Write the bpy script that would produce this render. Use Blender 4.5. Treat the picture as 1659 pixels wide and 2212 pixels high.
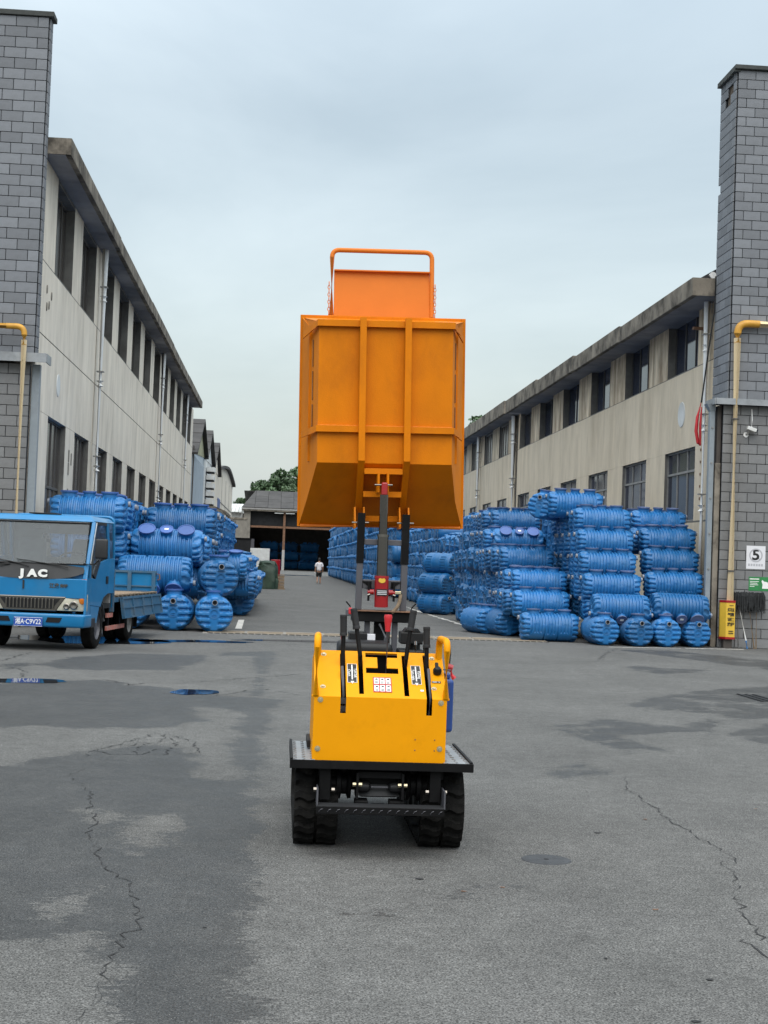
import bpy, bmesh, math, random
import numpy as np
from mathutils import Matrix, Vector
random.seed(7); rng = np.random.default_rng(7)
R = math.radians
scene = bpy.context.scene
for o in list(bpy.data.objects): bpy.data.objects.remove(o)
COL = scene.collection

# ------------------------------------------------------------------ camera
cam_d = bpy.data.cameras.new('camera'); cam = bpy.data.objects.new('camera', cam_d); COL.objects.link(cam)
cam_d.sensor_fit = 'VERTICAL'; cam_d.sensor_height = 36.0
cam_d.lens = 36.0 * 3150.0 / 2212.0
cam_d.clip_start = 0.1; cam_d.clip_end = 3000
cam.matrix_world = Matrix.Translation((0, 0, 1.5)) @ (Matrix.Rotation(R(-3.9662), 4, 'Z') @ Matrix.Rotation(R(90 + 2.0378), 4, 'X') @ Matrix.Rotation(R(2.1), 4, 'Z'))
scene.camera = cam

# ------------------------------------------------------------------ overcast sky
SUN_EL, SUN_AZ = 60.0, 183.0          # high, diffuse sun behind the cloud and behind the camera
world = bpy.data.worlds.new('World'); scene.world = world; world.use_nodes = True
nt = world.node_tree; nt.nodes.clear()
def N(tree, typ, **kw):
    n = tree.nodes.new(typ)
    for k, v in kw.items():
        if k == 'inp':
            for kk, vv in v.items(): n.inputs[kk].default_value = vv
        else: setattr(n, k, v)
    return n
w_out = N(nt, 'ShaderNodeOutputWorld')
sky = N(nt, 'ShaderNodeTexSky', sky_type='NISHITA', sun_disc=False)
sky.sun_elevation = R(SUN_EL); sky.sun_rotation = R(SUN_AZ); sky.dust_density = 4.0; sky.air_density = 1.5
bg1 = N(nt, 'ShaderNodeBackground', inp={'Strength': 0.05}); nt.links.new(sky.outputs[0], bg1.inputs['Color'])
tc = N(nt, 'ShaderNodeTexCoord')
mp = N(nt, 'ShaderNodeMapping'); mp.inputs['Scale'].default_value = (1.0, 1.0, 2.2); mp.inputs['Location'].default_value = (0.3, 1.7, 0.2)
nt.links.new(tc.outputs['Generated'], mp.inputs['Vector'])
nz = N(nt, 'ShaderNodeTexNoise', inp={'Scale': 2.1, 'Detail': 6.0, 'Roughness': 0.55, 'Distortion': 0.5}); nt.links.new(mp.outputs[0], nz.inputs['Vector'])
cr = N(nt, 'ShaderNodeValToRGB'); e = cr.color_ramp.elements
e[0].position = 0.33; e[0].color = (0.268, 0.308, 0.324, 1); e[1].position = 0.66; e[1].color = (0.398, 0.440, 0.450, 1)
nt.links.new(nz.outputs['Fac'], cr.inputs['Fac'])
sp = N(nt, 'ShaderNodeSeparateXYZ'); nt.links.new(tc.outputs['Generated'], sp.inputs[0])
zr = N(nt, 'ShaderNodeMapRange', inp={'From Min': 0.30, 'From Max': 1.0, 'To Min': 0.92, 'To Max': 3.0}); nt.links.new(sp.outputs['Z'], zr.inputs['Value'])   # overcast skies brighten towards the zenith
bg2 = N(nt, 'ShaderNodeBackground'); nt.links.new(cr.outputs[0], bg2.inputs['Color']); nt.links.new(zr.outputs[0], bg2.inputs['Strength'])
ad = N(nt, 'ShaderNodeAddShader'); nt.links.new(bg1.outputs[0], ad.inputs[0]); nt.links.new(bg2.outputs[0], ad.inputs[1])
nt.links.new(ad.outputs[0], w_out.inputs['Surface'])

sun_d = bpy.data.lights.new('sun', 'SUN'); sun = bpy.data.objects.new('sun', sun_d); COL.objects.link(sun)
sun_d.energy = 1.5; sun_d.angle = R(80); sun_d.color = (1.0, 0.97, 0.93)
sd = Vector((math.sin(R(SUN_AZ)) * math.cos(R(SUN_EL)), math.cos(R(SUN_AZ)) * math.cos(R(SUN_EL)), math.sin(R(SUN_EL))))
sun.rotation_euler = (-sd).to_track_quat('-Z', 'Y').to_euler()
sun.location = (0, -20, 60)

vs = scene.view_settings
vs.view_transform = 'Standard'; vs.look = 'None'; vs.exposure = 0.60; vs.gamma = 1.0; vs.use_curve_mapping = False
scene.cycles.max_bounces = 6; scene.cycles.diffuse_bounces = 3; scene.cycles.glossy_bounces = 3; scene.cycles.transparent_max_bounces = 12
scene.cycles.caustics_reflective = False; scene.cycles.caustics_refractive = False

# ------------------------------------------------------------------ materials
MATS = {}
def pmat(name, col, rough=0.6, metal=0.0, spec=0.5, var=0.0, vscale=3.0, stretch=(1, 1, 1), bump=0.0, bscale=60.0, rnd=0.0, dirt=None, dscale=1.5, damt=0.5, coat=0.0, coord='Object', dlo=0.45, dhi=0.7):
    """principled base with slow colour variation, optional dirt blotches, fine relief and a per-object shift"""
    m = bpy.data.materials.new(name); m.use_nodes = True; t = m.node_tree; b = t.nodes['Principled BSDF']
    b.inputs['Roughness'].default_value = rough; b.inputs['Metallic'].default_value = metal
    b.inputs['Specular IOR Level'].default_value = spec; b.inputs['Coat Weight'].default_value = coat
    c = (*col, 1.0); b.inputs['Base Color'].default_value = c
    tcn = N(t, 'ShaderNodeTexCoord'); geo = None
    src = tcn.outputs['Object']
    if coord == 'World':
        geo = N(t, 'ShaderNodeNewGeometry'); src = geo.outputs['Position']
    mpn = N(t, 'ShaderNodeMapping'); mpn.inputs['Scale'].default_value = stretch; t.links.new(src, mpn.inputs['Vector'])
    last = None
    if var > 0:
        n1 = N(t, 'ShaderNodeTexNoise', inp={'Scale': vscale, 'Detail': 6.0, 'Roughness': 0.62}); t.links.new(mpn.outputs[0], n1.inputs['Vector'])
        r1 = N(t, 'ShaderNodeMapRange', inp={'From Min': 0.3, 'From Max': 0.7, 'To Min': 1 - var, 'To Max': 1 + var}); t.links.new(n1.outputs['Fac'], r1.inputs['Value'])
        mx = N(t, 'ShaderNodeMix', data_type='RGBA', blend_type='MULTIPLY'); mx.inputs['Factor'].default_value = 1
        mx.inputs[6].default_value = c; t.links.new(r1.outputs[0], mx.inputs[7]); last = mx.outputs[2]
    if dirt is not None:
        n2 = N(t, 'ShaderNodeTexNoise', inp={'Scale': dscale, 'Detail': 8.0, 'Roughness': 0.68, 'Distortion': 0.2}); t.links.new(mpn.outputs[0], n2.inputs['Vector'])
        r2 = N(t, 'ShaderNodeMapRange', inp={'From Min': dlo, 'From Max': dhi, 'To Min': 0.0, 'To Max': damt}); t.links.new(n2.outputs['Fac'], r2.inputs['Value'])
        m2 = N(t, 'ShaderNodeMix', data_type='RGBA'); t.links.new(r2.outputs[0], m2.inputs['Factor'])
        if last is not None: t.links.new(last, m2.inputs[6])
        else: m2.inputs[6].default_value = c
        m2.inputs[7].default_value = (*dirt, 1); last = m2.outputs[2]
    if rnd > 0:
        oi = N(t, 'ShaderNodeObjectInfo'); r3 = N(t, 'ShaderNodeMapRange', inp={'To Min': 1 - rnd, 'To Max': 1 + rnd}); t.links.new(oi.outputs['Random'], r3.inputs['Value'])
        m3 = N(t, 'ShaderNodeMix', data_type='RGBA', blend_type='MULTIPLY'); m3.inputs['Factor'].default_value = 1
        if last is not None: t.links.new(last, m3.inputs[6])
        else: m3.inputs[6].default_value = c
        t.links.new(r3.outputs[0], m3.inputs[7]); last = m3.outputs[2]
    if last is not None: t.links.new(last, b.inputs['Base Color'])
    if bump > 0:
        n4 = N(t, 'ShaderNodeTexNoise', inp={'Scale': bscale, 'Detail': 4.0, 'Roughness': 0.6}); t.links.new(src, n4.inputs['Vector'])
        bp = N(t, 'ShaderNodeBump', inp={'Strength': bump, 'Distance': 0.01}); t.links.new(n4.outputs['Fac'], bp.inputs['Height']); t.links.new(bp.outputs[0], b.inputs['Normal'])
    MATS[name] = m
    return m

pmat('cream_wall', (0.72, 0.655, 0.56), 0.9, spec=0.15, var=0.11, vscale=1.3, stretch=(1.5, 1.5, 0.4), bump=0.5, bscale=35, dirt=(0.42, 0.37, 0.305), dscale=1.1, damt=0.75, dlo=0.47, dhi=0.78, coord='World')
pmat('tan_wall', (0.65, 0.56, 0.435), 0.9, spec=0.15, var=0.11, vscale=1.3, stretch=(1.5, 1.5, 0.4), bump=0.5, bscale=35, dirt=(0.40, 0.33, 0.24), dscale=1.0, damt=0.75, dlo=0.47, dhi=0.78, coord='World')
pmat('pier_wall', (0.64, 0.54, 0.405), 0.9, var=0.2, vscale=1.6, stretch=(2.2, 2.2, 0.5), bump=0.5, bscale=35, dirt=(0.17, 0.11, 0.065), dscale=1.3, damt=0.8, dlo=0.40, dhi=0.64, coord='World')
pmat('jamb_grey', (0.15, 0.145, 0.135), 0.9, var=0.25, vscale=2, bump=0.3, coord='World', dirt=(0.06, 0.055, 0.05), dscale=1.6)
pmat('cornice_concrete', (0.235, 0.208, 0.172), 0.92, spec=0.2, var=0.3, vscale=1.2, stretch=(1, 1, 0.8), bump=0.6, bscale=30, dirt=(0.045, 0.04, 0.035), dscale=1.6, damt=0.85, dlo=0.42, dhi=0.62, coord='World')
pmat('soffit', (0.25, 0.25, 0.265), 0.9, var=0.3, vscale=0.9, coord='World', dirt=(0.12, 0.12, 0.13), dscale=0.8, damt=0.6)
pmat('block', (0.185, 0.196, 0.215), 0.85, var=0.14, vscale=1.5, bump=0.35, bscale=45, rnd=0.16, dirt=(0.10, 0.105, 0.11), dscale=2.2, damt=0.5)
pmat('block_old', (0.185, 0.188, 0.192), 0.88, var=0.18, vscale=1.5, bump=0.35, bscale=45, rnd=0.12, dirt=(0.11, 0.11, 0.108), dscale=2.0, damt=0.6)
pmat('mortar', (0.055, 0.056, 0.06), 0.95, var=0.2, vscale=6)
pmat('rough_brick', (0.10, 0.075, 0.055), 0.95, var=0.5, vscale=9, bump=0.8, bscale=20)
pmat('cap_slate', (0.045, 0.05, 0.048), 0.8, var=0.35, vscale=4, bump=0.4)
pmat('glass_dark', (0.018, 0.022, 0.03), 0.08, spec=0.6, rnd=0.3)
pmat('glass_brown', (0.060, 0.052, 0.046), 0.22, spec=0.5, rnd=0.35, var=0.25, vscale=1.2, stretch=(1, 3, 0.3), coord='World')
pmat('glass_blue', (0.022, 0.030, 0.055), 0.06, spec=0.7, rnd=0.25)
pmat('frame_grey', (0.24, 0.235, 0.225), 0.6, var=0.2, vscale=4)
pmat('frame_dark', (0.085, 0.08, 0.075), 0.6, var=0.2, vscale=4)
pmat('pvc_white', (0.82, 0.82, 0.81), 0.5, var=0.06, vscale=2, stretch=(1, 1, 0.4), dirt=(0.45, 0.43, 0.40), dscale=2.5, damt=0.4, coord='World')
pmat('duct_blue', (0.23, 0.265, 0.295), 0.5, var=0.15, vscale=2, dirt=(0.13, 0.14, 0.15), dscale=2)
pmat('flashing', (0.27, 0.285, 0.30), 0.45, metal=0.3, var=0.2, vscale=3, dirt=(0.10, 0.10, 0.10), dscale=2.5)
pmat('gas_cream', (0.93, 0.71, 0.42), 0.5, var=0.04, vscale=4, dirt=(0.70, 0.45, 0.18), dscale=3.0, damt=0.3, dlo=0.6, dhi=0.8)
pmat('gas_ochre', (0.50, 0.25, 0.025), 0.5, var=0.2, vscale=6)
pmat('tank_blue', (0.013, 0.132, 0.35), 0.38, spec=0.42, var=0.10, vscale=4, rnd=0.22, dirt=(0.055, 0.145, 0.27), dscale=4.0, damt=0.65)
pmat('tank_lid', (0.050, 0.115, 0.34), 0.5, rnd=0.2, var=0.12, vscale=6)
pmat('tank_rim', (0.085, 0.12, 0.235), 0.6, rnd=0.2)
pmat('pipe_mouth', (0.22, 0.24, 0.28), 0.6)
pmat('hole_black', (0.004, 0.004, 0.005), 0.9)
pmat('sticker_white', (0.75, 0.77, 0.74), 0.5)
pmat('ring_pale', (0.15, 0.29, 0.46), 0.5)
pmat('yellow_paint', (0.74, 0.295, 0.0), 0.45, spec=0.14, var=0.03, vscale=6, bump=0.10, bscale=260, dirt=(0.50, 0.19, 0.0), dscale=5, damt=0.45, dlo=0.52, dhi=0.8)
pmat('orange_paint', (0.60, 0.172, 0.0), 0.5, spec=0.14, var=0.12, vscale=3.2, bump=0.14, bscale=140, stretch=(1, 1, 0.55), dirt=(0.36, 0.10, 0.004), dscale=5, damt=0.55, dlo=0.50, dhi=0.80)
pmat('gate_orange', (0.62, 0.17, 0.018), 0.5, spec=0.2, var=0.05, vscale=5, bump=0.1, bscale=200)
pmat('black_paint', (0.006, 0.006, 0.0065), 0.55, spec=0.12, var=0.3, vscale=8, dirt=(0.03, 0.029, 0.027), dscale=4, damt=0.4, dlo=0.55, dhi=0.8)
pmat('black_plastic', (0.010, 0.0105, 0.0115), 0.45, spec=0.28, var=0.15, vscale=10)
pmat('rubber', (0.009, 0.0088, 0.0085), 0.8, spec=0.1, var=0.3, vscale=9, bump=0.3, bscale=80, dirt=(0.05, 0.047, 0.043), dscale=6, damt=0.5, dlo=0.45, dhi=0.75)
pmat('grip_rubber', (0.018, 0.0185, 0.02), 0.65, spec=0.3, bump=0.2, bscale=300)
pmat('steel_grey', (0.085, 0.085, 0.097), 0.42, metal=0.2, var=0.12, vscale=5)
pmat('tread_steel', (0.30, 0.32, 0.34), 0.42, metal=0.3, var=0.15, vscale=6)
pmat('chrome', (0.19, 0.18, 0.165), 0.2, metal=1.0)
pmat('zinc', (0.56, 0.50, 0.34), 0.35, metal=0.9)
pmat('red_paint', (0.30, 0.006, 0.009), 0.35, var=0.08, vscale=8, coat=0.2)
pmat('red_plastic', (0.50, 0.022, 0.03), 0.35)
pmat('blue_plastic', (0.015, 0.055, 0.24), 0.45, var=0.1, vscale=5)
pmat('decal_black', (0.012, 0.012, 0.013), 0.4)
pmat('decal_white', (0.78, 0.78, 0.76), 0.5)
pmat('decal_red', (0.36, 0.035, 0.03), 0.5)
pmat('truck_blue', (0.006, 0.16, 0.37), 0.33, spec=0.4, var=0.08, vscale=3, coat=0.25, dirt=(0.055, 0.17, 0.29), dscale=2.2, damt=0.55, dlo=0.45, dhi=0.8)
pmat('truck_blue_worn', (0.022, 0.10, 0.19), 0.6, var=0.2, vscale=4, dirt=(0.12, 0.11, 0.09), dscale=4, damt=0.75, dlo=0.45, dhi=0.75)
pmat('trim_grey', (0.025, 0.026, 0.028), 0.5, spec=0.3, var=0.15, vscale=6)
pmat('lamp_lens', (0.46, 0.44, 0.35), 0.12, spec=0.8, var=0.25, vscale=9)
pmat('amber', (0.55, 0.16, 0.02), 0.2)
pmat('plate_blue', (0.008, 0.06, 0.33), 0.4)
pmat('seat_grey', (0.33, 0.325, 0.315), 0.8, var=0.15, vscale=6)
pmat('rust', (0.16, 0.085, 0.05), 0.85, var=0.4, vscale=6, bump=0.4)
pmat('old_wood', (0.20, 0.145, 0.095), 0.85, var=0.35, vscale=5, stretch=(6, 1, 6), bump=0.4, rnd=0.15)
pmat('reflective', (0.42, 0.13, 0.10), 0.6, var=0.4, vscale=12, dirt=(0.35, 0.32, 0.28), dscale=8, damt=0.9)
pmat('white_line', (0.52, 0.50, 0.46), 0.8, var=0.2, vscale=6, dirt=(0.2, 0.2, 0.2), dscale=5, damt=0.8)
pmat('drain_tan', (0.25, 0.20, 0.14), 0.85, var=0.3, vscale=4, dirt=(0.16, 0.145, 0.125), dscale=5, damt=0.8, coord='World')
pmat('drain_concrete', (0.235, 0.215, 0.185), 0.9, var=0.2, vscale=3, dirt=(0.13, 0.12, 0.105), dscale=3, damt=0.6, coord='World')
pmat('crack_black', (0.02, 0.02, 0.021), 0.95)
pmat('roof_grey', (0.050, 0.047, 0.046), 0.9, var=0.25, vscale=1.2, rnd=0.18)
pmat('sheet_yellow', (0.30, 0.29, 0.17), 0.6, var=0.25, vscale=1.0)
pmat('sheet_blue', (0.37, 0.43, 0.48), 0.55, var=0.1, vscale=1.0)
pmat('white_paint', (0.62, 0.63, 0.62), 0.6, var=0.1, vscale=2, dirt=(0.35, 0.33, 0.3), dscale=1.5, damt=0.5)
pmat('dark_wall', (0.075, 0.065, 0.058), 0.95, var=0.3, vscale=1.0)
pmat('dark_steel', (0.018, 0.0185, 0.02), 0.7, spec=0.25, var=0.3, vscale=2)
pmat('grey_wall', (0.20, 0.185, 0.16), 0.9, var=0.25, vscale=0.8, bump=0.3, dirt=(0.09, 0.08, 0.07), dscale=0.7)
pmat('tarp_green', (0.018, 0.040, 0.026), 0.65, var=0.3, vscale=3)
pmat('mop_grey', (0.03, 0.032, 0.034), 0.95, var=0.4, vscale=20)
pmat('stick_wood', (0.40, 0.27, 0.15), 0.7, var=0.2, vscale=5)
pmat('paper', (0.66, 0.66, 0.69), 0.7)
pmat('print_grey', (0.40, 0.40, 0.43), 0.7)
pmat('sign_green', (0.022, 0.20, 0.055), 0.5)
pmat('sign_yellow', (0.66, 0.42, 0.04), 0.5, var=0.08, vscale=6)
pmat('leaf_dark', (0.052, 0.098, 0.040), 0.6, rnd=0.1, var=0.45, vscale=0.35, coord='World')
pmat('leaf_pale', (0.06, 0.10, 0.045), 0.6, var=0.35, vscale=0.4, coord='World')
pmat('bark', (0.07, 0.055, 0.04), 0.9, var=0.3, vscale=3)
pmat('skin', (0.32, 0.18, 0.12), 0.6)
pmat('hair', (0.012, 0.010, 0.010), 0.7)
pmat('cloth_white', (0.62, 0.60, 0.62), 0.85)
pmat('cloth_black', (0.02, 0.022, 0.022), 0.9)
pmat('water', (0.016, 0.018, 0.021), 0.025, spec=0.5)
MATS['water'].node_tree.nodes['Principled BSDF'].inputs['IOR'].default_value = 1.33
pmat('manhole_iron', (0.036, 0.038, 0.042), 0.7, var=0.35, vscale=14, bump=0.6, bscale=60)

def glass_mat(name, tint, rough=0.02):
    m = bpy.data.materials.new(name); m.use_nodes = True; t = m.node_tree; t.nodes.clear()
    o = N(t, 'ShaderNodeOutputMaterial'); tr = N(t, 'ShaderNodeBsdfTransparent', inp={'Color': (*tint, 1)}); gl = N(t, 'ShaderNodeBsdfGlossy', inp={'Roughness': rough, 'Color': (0.9, 0.95, 1, 1)})
    fr = N(t, 'ShaderNodeFresnel', inp={'IOR': 1.5}); ml = N(t, 'ShaderNodeMath', operation='MULTIPLY_ADD'); ml.inputs[1].default_value = 0.5; ml.inputs[2].default_value = 0.0
    t.links.new(fr.outputs[0], ml.inputs[0])
    df = N(t, 'ShaderNodeBsdfDiffuse', inp={'Color': (0.22, 0.23, 0.23, 1)}); md = N(t, 'ShaderNodeMixShader'); md.inputs[0].default_value = 0.15; t.links.new(tr.outputs[0], md.inputs[1]); t.links.new(df.outputs[0], md.inputs[2])   # grey film: road dust plus sky reflection painted as diffuse haze
    mx = N(t, 'ShaderNodeMixShader'); t.links.new(ml.outputs[0], mx.inputs[0]); t.links.new(md.outputs[0], mx.inputs[1]); t.links.new(gl.outputs[0], mx.inputs[2]); t.links.new(mx.outputs[0], o.inputs['Surface'])
    MATS[name] = m
glass_mat('windscreen', (0.80, 0.83, 0.84))

# asphalt: speckled aggregate, dry grey with damp dark areas stored as a slow field on the sheet
def asphalt():
    m = bpy.data.materials.new('asphalt'); m.use_nodes = True; t = m.node_tree; b = t.nodes['Principled BSDF']; L = t.links.new
    g = N(t, 'ShaderNodeNewGeometry'); P = g.outputs['Position']
    at = N(t, 'ShaderNodeAttribute', attribute_name='damp')
    def noise(scale, detail=4, rough=0.6, dist=0.0, stretch=None):
        n = N(t, 'ShaderNodeTexNoise', inp={'Scale': scale, 'Detail': detail, 'Roughness': rough, 'Distortion': dist})
        if stretch:
            q = N(t, 'ShaderNodeMapping'); q.inputs['Scale'].default_value = stretch; L(P, q.inputs['Vector']); L(q.outputs[0], n.inputs['Vector'])
        else: L(P, n.inputs['Vector'])
        return n.outputs['Fac']
    def mr(x, a, bb, c, d, smooth=False):
        n = N(t, 'ShaderNodeMapRange', inp={'From Min': a, 'From Max': bb, 'To Min': c, 'To Max': d})
        if smooth: n.interpolation_type = 'SMOOTHSTEP'
        L(x, n.inputs['Value']); return n.outputs[0]
    def ma(op, x, y):
        n = N(t, 'ShaderNodeMath', operation=op)
        for i, v in enumerate((x, y)):
            if isinstance(v, (int, float)): n.inputs[i].default_value = v
            else: L(v, n.inputs[i])
        return n.outputs[0]
    edge = ma('ADD', ma('MULTIPLY', ma('SUBTRACT', noise(1.9, 8, 0.72), 0.5), 0.85), ma('MULTIPLY', ma('SUBTRACT', noise(18, 5, 0.8, 0, (0.7, 1.6, 1)), 0.5), 0.60))
    wet = mr(ma('ADD', at.outputs['Fac'], edge), -0.012, 0.030, 0.0, 1.0, True)
    fringe = mr(ma('ADD', at.outputs['Fac'], edge), -0.16, 0.05, 0.0, 1.0, True)
    spots = mr(noise(1.7, 7, 0.7, 0.4), 0.635, 0.70, 0.0, 0.55, True)
    wet = ma('MULTIPLY', ma('MAXIMUM', wet, ma('MULTIPLY', spots, 0.5)), mr(noise(3.3, 6, 0.7), 0.3, 0.6, 0.72, 1.0))
    agg = noise(115, 2, 0.7); agg2 = noise(420, 1, 0.5); slow = noise(0.55, 5, 0.6)
    v = N(t, 'ShaderNodeTexVoronoi', inp={'Scale': 105.0}); L(P, v.inputs['Vector'])
    pebble = mr(v.outputs['Distance'], 0.06, 0.24, 1.0, 0.0)
    vw = N(t, 'ShaderNodeSeparateColor'); L(v.outputs['Color'], vw.inputs[0])
    pale = ma('MULTIPLY', pebble, mr(vw.outputs[0], 0.80, 0.90, 0.0, 1.0))
    speck = ma('MULTIPLY', ma('MULTIPLY', mr(agg, 0.33, 0.67, 0.18, 1.82), mr(agg2, 0.3, 0.7, 0.60, 1.40)), ma('MULTIPLY', mr(noise(40, 3, 0.7), 0.3, 0.7, 0.68, 1.32), mr(noise(12, 5, 0.75), 0.3, 0.7, 0.80, 1.20)))
    tone = ma('MULTIPLY', speck, ma('MULTIPLY', mr(slow, 0.3, 0.7, 0.84, 1.16), mr(noise(4.5, 7, 0.75, 0.5), 0.3, 0.7, 0.84, 1.16)))
    dry = N(t, 'ShaderNodeMix', data_type='RGBA', blend_type='MULTIPLY'); dry.inputs['Factor'].default_value = 1; dry.inputs[6].default_value = (0.098, 0.0965, 0.0925, 1); L(tone, dry.inputs[7])
    damp = N(t, 'ShaderNodeMix', data_type='RGBA', blend_type='MULTIPLY'); damp.inputs['Factor'].default_value = 1; damp.inputs[6].default_value = (0.044, 0.0438, 0.0430, 1); L(tone, damp.inputs[7])
    mxa = N(t, 'ShaderNodeMix', data_type='RGBA'); L(wet, mxa.inputs['Factor']); L(dry.outputs[2], mxa.inputs[6]); L(damp.outputs[2], mxa.inputs[7])
    mxf = N(t, 'ShaderNodeMix', data_type='RGBA', blend_type='MULTIPLY'); L(ma('MULTIPLY', fringe, 0.18), mxf.inputs['Factor']); L(mxa.outputs[2], mxf.inputs[6]); mxf.inputs[7].default_value = (0.5, 0.5, 0.5, 1)
    mxp = N(t, 'ShaderNodeMix', data_type='RGBA'); L(ma('MULTIPLY', pale, 0.85), mxp.inputs['Factor']); L(mxf.outputs[2], mxp.inputs[6]); mxp.inputs[7].default_value = (0.42, 0.41, 0.39, 1)
    L(mxp.outputs[2], b.inputs['Base Color'])
    L(mr(wet, 0, 1, 0.90, 0.55), b.inputs['Roughness']); b.inputs['Specular IOR Level'].default_value = 0.28
    bp = N(t, 'ShaderNodeBump', inp={'Strength': 0.5, 'Distance': 0.004}); L(ma('ADD', agg, ma('MULTIPLY', pebble, 0.5)), bp.inputs['Height']); L(bp.outputs[0], b.inputs['Normal'])
    MATS['asphalt'] = m
asphalt()

# ------------------------------------------------------------------ mesh helpers
WM = {}                                  # world matrix of every parent
def reg(o, m): WM[o.name] = m
def tag(o, label=None, cat=None, group=None, kind=None):
    if label: o['label'] = label
    if cat: o['category'] = cat
    if group: o['group'] = group
    if kind: o['kind'] = kind
    return o
def empty(name, loc, rz=0.0, label=None, cat=None, group=None, kind=None):
    o = bpy.data.objects.new(name, None); COL.objects.link(o); o.location = loc; o.rotation_euler = (0, 0, rz)
    o.empty_display_size = 0.3
    reg(o, Matrix.Translation(loc) @ Matrix.Rotation(rz, 4, 'Z')); return tag(o, label, cat, group, kind)
def frame_from(d):
    d = Vector(d).normalized(); a = Vector((0, 0, 1)) if abs(d.z) < 0.95 else Vector((1, 0, 0))
    x = d.cross(a).normalized(); y = x.cross(d).normalized(); return x, y, d

class MB:
    def __init__(s, M=None): s.v = []; s.f = []; s.M = M
    def add(s, vs, fs):
        o = len(s.v)
        for p in vs:
            p = Vector(p); s.v.append(tuple(s.M @ p) if s.M is not None else tuple(p))
        s.f += [tuple(i + o for i in f) for f in fs]; return s
    def box(s, x0, x1, y0, y1, z0, z1):
        return s.add([(x0, y0, z0), (x1, y0, z0), (x1, y1, z0), (x0, y1, z0), (x0, y0, z1), (x1, y0, z1), (x1, y1, z1), (x0, y1, z1)],
                     [(0, 3, 2, 1), (4, 5, 6, 7), (0, 1, 5, 4), (1, 2, 6, 5), (2, 3, 7, 6), (3, 0, 4, 7)])
    def hexa(s, bot, top):               # four bottom corners, four top corners (counter-clockwise)
        return s.add(list(bot) + list(top), [(0, 3, 2, 1), (4, 5, 6, 7), (0, 1, 5, 4), (1, 2, 6, 5), (2, 3, 7, 6), (3, 0, 4, 7)])
    def quad(s, a, b, c, d): return s.add([a, b, c, d], [(0, 1, 2, 3)])
    def plate(s, pts, n):                # polygon with thickness vector n
        k = len(pts); n = Vector(n); return s.add([Vector(p) for p in pts] + [Vector(p) + n for p in pts], [tuple(range(k))[::-1], tuple(range(k, 2 * k))] + [(i, (i + 1) % k, (i + 1) % k + k, i + k) for i in range(k)])
    def cyl(s, p0, p1, r0, r1=None, n=12, caps=True):
        r1 = r0 if r1 is None else r1; p0 = Vector(p0); p1 = Vector(p1); x, y, d = frame_from(p1 - p0)
        vs = [p0 + (x * math.cos(a) + y * math.sin(a)) * r0 for a in (2 * math.pi * i / n for i in range(n))] + [p1 + (x * math.cos(a) + y * math.sin(a)) * r1 for a in (2 * math.pi * i / n for i in range(n))]
        fs = [(i, i + n, (i + 1) % n + n, (i + 1) % n) for i in range(n)]
        if caps: fs += [tuple(range(n)), tuple(range(2 * n - 1, n - 1, -1))]
        return s.add(vs, fs)
    def tube(s, pts, r, n=8, closed=False):
        pts = [Vector(p) for p in pts]; k = len(pts); rs = r if isinstance(r, (list, tuple)) else [r] * k; vs = []; px = None
        for i, p in enumerate(pts):
            a = pts[(i - 1) % k] if (i > 0 or closed) else p; b = pts[(i + 1) % k] if (i < k - 1 or closed) else p
            d = (b - a).normalized()
            if px is None: x, y, _ = frame_from(d)
            else:
                x = (px - d * px.dot(d)); x = x.normalized() if x.length > 1e-6 else frame_from(d)[0]; y = d.cross(x)
            px = x
            vs += [p + (x * math.cos(2 * math.pi * j / n) + y * math.sin(2 * math.pi * j / n)) * rs[i] for j in range(n)]
        m = k if closed else k - 1
        fs = [(i * n + j, i * n + (j + 1) % n, ((i + 1) % k) * n + (j + 1) % n, ((i + 1) % k) * n + j) for i in range(m) for j in range(n)]
        if not closed: fs += [tuple(range(n - 1, -1, -1)), tuple(range((k - 1) * n, k * n))]
        return s.add(vs, fs)
    def lathe(s, prof, n=16, M=None):     # profile of (r, z) about z
        vs = []; fs = []
        for r, z in prof:
            for j in range(n):
                a = 2 * math.pi * j / n; p = Vector((r * math.cos(a), r * math.sin(a), z)); vs.append(M @ p if M is not None else p)
        k = len(prof)
        fs = [(i * n + j, i * n + (j + 1) % n, (i + 1) * n + (j + 1) % n, (i + 1) * n + j) for i in range(k - 1) for j in range(n)]
        return s.add(vs, fs)
    def mesh(s, name, mat, smooth=False, bevel=0.0, seg=2):
        me = bpy.data.meshes.new(name); me.from_pydata(s.v, [], s.f); me.materials.append(MATS[mat] if isinstance(mat, str) else mat)
        bm = bmesh.new(); bm.from_mesh(me)
        bmesh.ops.recalc_face_normals(bm, faces=bm.faces)
        if bevel > 0:
            es = [e for e in bm.edges if len(e.link_faces) == 2 and e.calc_face_angle(0) > 0.5]
            bmesh.ops.bevel(bm, geom=es, offset=bevel, segments=seg, profile=0.5, affect='EDGES', clamp_overlap=True)
        bm.to_mesh(me); bm.free()
        if smooth:
            for p in me.polygons: p.use_smooth = True
            try: me.set_sharp_from_angle(angle=R(38))
            except Exception: pass
        me.update(); return me
    def build(s, name, mat, parent=None, world=False, smooth=False, bevel=0.0, seg=2, loc=None):
        if world and parent is not None:
            inv = WM[parent.name].inverted(); s.v = [tuple(inv @ Vector(p)) for p in s.v]
        me = s.mesh(name, mat, smooth, bevel, seg); return put(name, me, parent, loc)
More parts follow.
